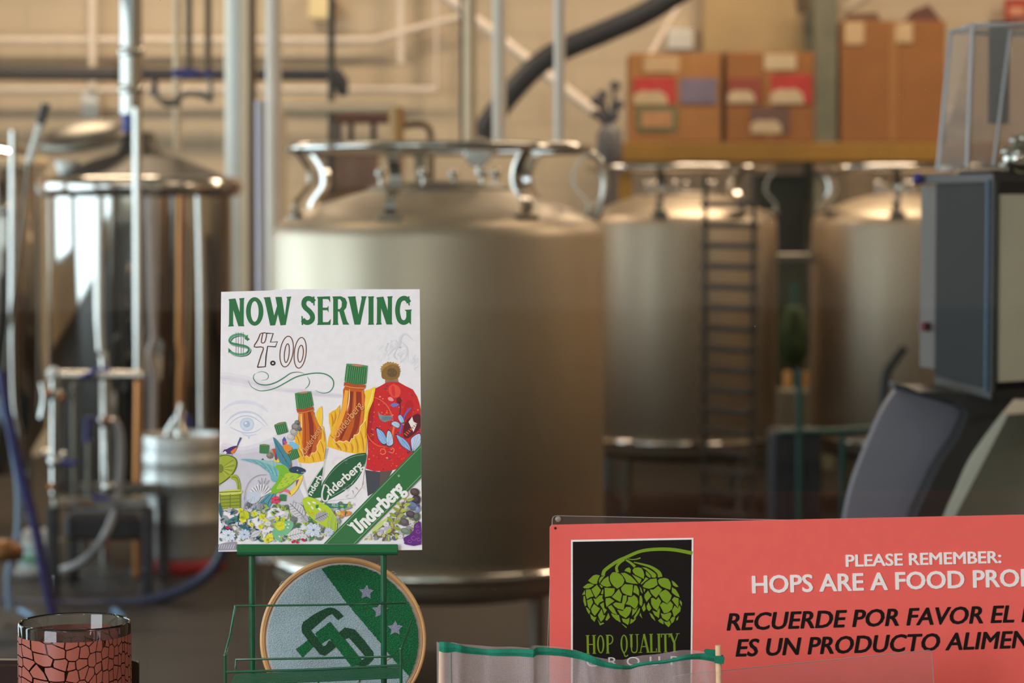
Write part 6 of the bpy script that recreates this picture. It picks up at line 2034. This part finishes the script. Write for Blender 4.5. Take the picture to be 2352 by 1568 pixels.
CS = Sheet(1300, 1300, 2.828, R(8), R(1.5))
clr = thing('clear_sheet', 'clear acrylic sheet standing behind the red sign, its top corner showing', 'sheet', matrix=CS.M)
out = rounded([(1269, 1184), (1700, 1192), (2352, 1204), (2700, 1210), (2700, 1770), (1248, 1770)], [10, 0, 0, 6, 6, 6])
M_CLR = thin_clear('acrylic_sheet', (232, 226, 232), 1.45, haze=.045)
P = [Vector(CS.at(x, y, 0)) for x, y in out]
mb = MB()
mb.add(P, [tuple(reversed(t)) for t in tessellate_polygon([P])], M_CLR)
mb.build('clear_panel', clr)
MB().tube(P, .0005, mat('clear_edge', (150, 140, 136), .2, spec=.8), n=6, closed=True).build('polished_edge', clr)
c = CS.at(1282, 1192, .0005)
MB().lathe([(.0034, 0), (.0034, .0012), (.002, .002), (.0001, .0022)], c, mat('acrylic_boss', (150, 142, 132), .2, spec=.8), n=20).build('screw_boss', clr)

FS = Sheet(1850, 1550, 2.76, R(8), R(4))
crd = thing('clear_card_holder', 'clear acrylic card holder standing in front of the red sign', 'card holder', matrix=FS.M)
out = rounded([(1546, 1553), (1590, 1546), (2140, 1492), (2158, 1765), (1546, 1765)], [6, 0, 9, 3, 3])
P = [Vector(FS.at(x, y, 0)) for x, y in out]
mb = MB()
mb.add(P, [tuple(reversed(t)) for t in tessellate_polygon([P])], thin_clear('acrylic_card', (240, 236, 236), 1.4, haze=.07))
mb.build('clear_panel', crd)
MB().tube(P[:-2], .00045, mat('clear_edge'), n=6).build('polished_edge', crd)

# ---------------------------------------------------------------- mesh bag on two wooden dowels
M_MESH = bpy.data.materials.new('white_tulle')
M_MESH.use_nodes = True
nt = M_MESH.node_tree
pb_ = nt.nodes['Principled BSDF']
pb_.inputs['Base Color'].default_value = (*lin((196, 180, 180)), 1)
pb_.inputs['Roughness'].default_value = .7
tc = nt.nodes.new('ShaderNodeTexCoord')
mp = nt.nodes.new('ShaderNodeMapping')
mp.inputs['Scale'].default_value = (1, 1.25, 1)
nt.links.new(tc.outputs['Object'], mp.inputs['Vector'])
sp = nt.nodes.new('ShaderNodeSeparateXYZ')
nt.links.new(mp.outputs['Vector'], sp.inputs[0])


def mnode(op, a, b=None, v=None):
    n = nt.nodes.new('ShaderNodeMath')
    n.operation = op
    nt.links.new(a, n.inputs[0])
    if b is not None:
        nt.links.new(b, n.inputs[1])
    if v is not None:
        n.inputs[1].default_value = v
    return n.outputs[0]


FQ = 2 * PI / .0016
sx = mnode('SINE', mnode('MULTIPLY', sp.outputs['X'], v=FQ))
sy = mnode('SINE', mnode('MULTIPLY', sp.outputs['Y'], v=FQ))
hole = mnode('GREATER_THAN', mnode('MULTIPLY', sx, sy), v=-.28)
hole = mnode('MULTIPLY', hole, v=.86)
trn = nt.nodes.new('ShaderNodeBsdfTransparent')
mxs = nt.nodes.new('ShaderNodeMixShader')
nt.links.new(hole, mxs.inputs['Fac'])
nt.links.new(pb_.outputs['BSDF'], mxs.inputs[1])
nt.links.new(trn.outputs['BSDF'], mxs.inputs[2])
nt.links.new(mxs.outputs['Shader'], nt.nodes['Material Output'].inputs['Surface'])

BS = Sheet(1330, 1540, 2.64, YAW, 0)
bag = thing('mesh_bag', 'white mesh bag with a wavy green top band held open by two wooden dowels', 'bag', matrix=BS.M)
z3 = lambda X, Y_: (1000 + X / 3.4588, 1170 + Y_ / 3.4588)
top = [(28, 1046), (65, 1040), (110, 1048), (150, 1056), (200, 1070), (260, 1088), (380, 1108), (450, 1106), (520, 1102), (640, 1100), (740, 1100), (775, 1098), (800, 1090), (860, 1092), (1000, 1102), (1090, 1118), (1160, 1132), (1215, 1142), (1270, 1166), (1340, 1196), (1410, 1214), (1480, 1228), (1545, 1240), (1600, 1222), (1680, 1204), (1780, 1195), (1860, 1180), (1940, 1152), (2010, 1140), (2100, 1138), (2160, 1140), (2215, 1150), (2290, 1158)]
botm = [(28, 1118), (65, 1124), (110, 1126), (150, 1120), (200, 1128), (260, 1142), (380, 1156), (450, 1158), (520, 1158), (640, 1158), (740, 1160), (775, 1160), (800, 1150), (860, 1152), (1000, 1160), (1090, 1178), (1160, 1192), (1215, 1204), (1270, 1225), (1340, 1244), (1410, 1254), (1480, 1260), (1545, 1268), (1600, 1252), (1680, 1230), (1780, 1222), (1860, 1208), (1940, 1186), (2010, 1180), (2100, 1186), (2160, 1195), (2215, 1206), (2280, 1212)]
wave = lambda i: .004 * math.sin(i * .75) + .002 * math.sin(i * 1.9)
n = len(top)
tp, bp2 = [], []
for i in range(n):
    tp.append(Vector(BS.at(*z3(*top[i]), wave(i) + .004)))
    bp2.append(Vector(BS.at(*z3(*botm[i]), wave(i) + .004)))
tp = [Vector(v) for v in spline([tuple(v) for v in tp], 3)]
bp2 = [Vector(v) for v in spline([tuple(v) for v in bp2], 3)]
n = len(tp)
back = Vector((0, 0, -.0012))
M_BAND = mat('green_binding', (0, 122, 96), .75, var=.10, scale=250, bump=.3, bscale=900)
mb = MB()
mid = [(a + b) / 2 + Vector((0, 0, .0012)) for a, b in zip(tp, bp2)]
rows = [tp, mid, bp2, [v + back for v in bp2], [v + back for v in tp]]
V = [v for r_ in rows for v in r_]
Fc = []
for r_ in range(5):
    q = (r_ + 1) % 5
    for i in range(n - 1):
        Fc.append((r_ * n + i + 1, r_ * n + i, q * n + i, q * n + i + 1))
Fc += [tuple(r_ * n for r_ in range(5)), tuple(r_ * n + n - 1 for r_ in reversed(range(5)))]
mb.add(V, Fc, M_BAND, False)
mb.build('top_band', bag)
# folded tie of the band at the right dowel and left corner
tie = rounded([z3(2130, 1118), z3(2145, 1104), z3(2225, 1112), z3(2235, 1150), z3(2150, 1160)], 3)
MB().prism([Vector(BS.at(x, y, .0)) for x, y in tie], (0, 0, .0015), M_BAND).build('band_tie', bag)
MB().prism([Vector(BS.at(*z3(x, y), .0075)) for x, y in ((2205, 1152), (2245, 1150), (2287, 1158), (2280, 1216), (2245, 1212), (2205, 1206))], (0, 0, .0012), M_BAND).build('band_wrap', bag)
# front and back of the mesh
zb_ = LEDGE + .006
for side, off in (('front_mesh', 0.0), ('back_mesh', -.045)):
    mb = MB()
    V = []
    for i in range(n):
        v = bp2[i] + Vector((0, .002, -.0006 + off))
        V.append(v)
    vb = (Vector((0, 0, zb_)) - BS.O).z
    low = []
    for i, v in enumerate(V):
        low.append(Vector((v.x, vb, v.z * .3 + off * .3 + .004 * math.sin(i * .21))))
    K = 6
    allv = []
    for k in range(K + 1):
        t = k / K
        allv += [a.lerp(b, t) + Vector((0, 0, .003 * math.sin(i * .35 + k) * t)) for i, (a, b) in enumerate(zip(V, low))]
    Fq = [(k * n + i, (k + 1) * n + i, (k + 1) * n + i + 1, k * n + i + 1) for k in range(K) for i in range(n - 1)]
    mb.add(allv, Fq, M_MESH, True)
    mb.build(side, bag)
# stitched seam near the left dowel
MB().tube([BS.at(*z3(122, 1130), .006), BS.at(*z3(124, 1377), .006), BS.at(*z3(124, 1500), .006)], .00035, mat('seam_thread', (60, 120, 100), .7), n=6).build('seam', bag)
M_DOW = mat('birch_dowel', (226, 188, 150), .55, var=.10, scale=40, stretch=(3, 3, .3))
for (x0_, y0_, x1_, nn) in ((1015, 1496, 1013, .012), (1648, 1480, 1651, .004)):
    a = Vector(BS.at(x0_, y0_, nn if x0_ > 1200 else -.002))
    vb = (Vector((0, 0, LEDGE + .002)) - BS.O).z
    u1 = BS.at(x1_, 1600, 0)[0]
    MB().tube([a, (a.x + (u1 - a.x) * 2, vb, a.z)], .0031, M_DOW, n=16).build('dowel', bag)

# ---------------------------------------------------------------- candle glass and dark holder
CY = 2.74
cc = W(171, 1427, CY)
cz = cc.z
cr = sz(129.5, CY)
can = thing('candle_glass', 'clear glass tumbler with a pink brown crocodile pattern at lower left', 'glass', (cc.x, CY, LEDGE))
M_GL = bpy.data.materials.new('clear_glass')
M_GL.use_nodes = True
g_ = M_GL.node_tree.nodes['Principled BSDF']
g_.inputs['Transmission Weight'].default_value = 1.0
g_.inputs['Roughness'].default_value = 0.0
g_.inputs['IOR'].default_value = 1.45
g_.inputs['Base Color'].default_value = (.95, .97, .96, 1)
wall_t = .0028
rim = [(.0, LEDGE + .001), (cr - .006, LEDGE + .001), (cr, LEDGE + .007), (cr, cz - .002), (cr - .0006, cz), (cr - wall_t * .5, cz + .0008), (cr - wall_t + .0006, cz), (cr - wall_t, cz - .002), (cr - wall_t, LEDGE + .012), (.0, LEDGE + .010)]
rim = [(max(r_, 1e-5), z) for r_, z in rim]
MB().lathe(rim, (cc.x, CY, 0), M_GL, n=96).build('tumbler', can)
M_CROC = bpy.data.materials.new('crocodile_coating')
M_CROC.use_nodes = True
nt = M_CROC.node_tree
pb_ = nt.nodes['Principled BSDF']
pb_.inputs['Base Color'].default_value = (*lin((160, 88, 74)), 1)
pb_.inputs['Roughness'].default_value = .32
tc = nt.nodes.new('ShaderNodeTexCoord')
uvn = tc.outputs['UV']
mp = nt.nodes.new('ShaderNodeMapping')
nt.links.new(uvn, mp.inputs['Vector'])
vo = nt.nodes.new('ShaderNodeTexVoronoi')
vo.feature = 'DISTANCE_TO_EDGE'
vo.inputs['Scale'].default_value = 1.0
vo.inputs['Randomness'].default_value = .5
nt.links.new(mp.outputs['Vector'], vo.inputs['Vector'])
gt = nt.nodes.new('ShaderNodeMath')
gt.operation = 'GREATER_THAN'
gt.inputs[1].default_value = .052
nt.links.new(vo.outputs['Distance'], gt.inputs[0])
trn = nt.nodes.new('ShaderNodeBsdfTransparent')
trn.inputs['Color'].default_value = (.5, .42, .42, 1)
mxs = nt.nodes.new('ShaderNodeMixShader')
nt.links.new(gt.outputs[0], mxs.inputs['Fac'])
nt.links.new(trn.outputs['BSDF'], mxs.inputs[1])
nt.links.new(pb_.outputs['BSDF'], mxs.inputs[2])
nt.links.new(mxs.outputs['Shader'], nt.nodes['Material Output'].inputs['Surface'])
me = bpy.data.meshes.new('crocodile_pattern')
N_, r_ = 96, cr + .0003
z_hi, z_lo = cz - .0125, LEDGE + .01
V = []
for z in (z_lo, z_hi):
    V += [(r_ * math.cos(2 * PI * k / N_), r_ * math.sin(2 * PI * k / N_), z - LEDGE) for k in range(N_ + 1)]
me.from_pydata(V, [], [(k, k + 1, N_ + 1 + k + 1, N_ + 1 + k) for k in range(N_)])
uv = me.uv_layers.new(name='UVMap')
for p in me.polygons:
    for li in p.loop_indices:
        vi = me.loops[li].vertex_index
        k = vi % (N_ + 1)
        th = k / N_ * 2 * PI
        z = V[vi][2]
        u = th * cr / .0105 + 1.6 * math.sin(th * 2 + 1.0)
        v = z / .0125 + .5 * math.sin(th * 3)
        uv.data[li].uv = (u, v)
me.materials.append(M_CROC)
for p in me.polygons:
    p.use_smooth = True
oc = bpy.data.objects.new('crocodile_pattern', me)
scene.collection.objects.link(oc)
oc.parent = can

dk = thing('menu_holder', 'dark brown holder standing behind the patterned tumbler', 'holder', (W(150, 0, 2.84).x, 2.84, LEDGE))
M_DKB = mat('dark_brown_leather', (40, 22, 18), .4, var=.1)
SD = Sheet(150, 1560, 2.828, YAW, 0)
pts = rounded([(-60, 1516), (300, 1516), (319, 1521), (319, 1768), (-60, 1768)], [4, 0, 8, 3, 3])
P = [SD.M @ Vector(SD.at(x, y, 0)) for x, y in pts]
MB().prism(P, SD.N * -.012, M_DKB).build('cover', dk)
P2 = [SD.M @ Vector(SD.at(x, y, .0008)) for x, y in ((-50, 1524), (306, 1524), (306, 1530), (-50, 1530))]
MB().prism(P2, SD.N * -.0007, mat('leather_piping', (58, 34, 28), .4)).build('piping', dk)

done()
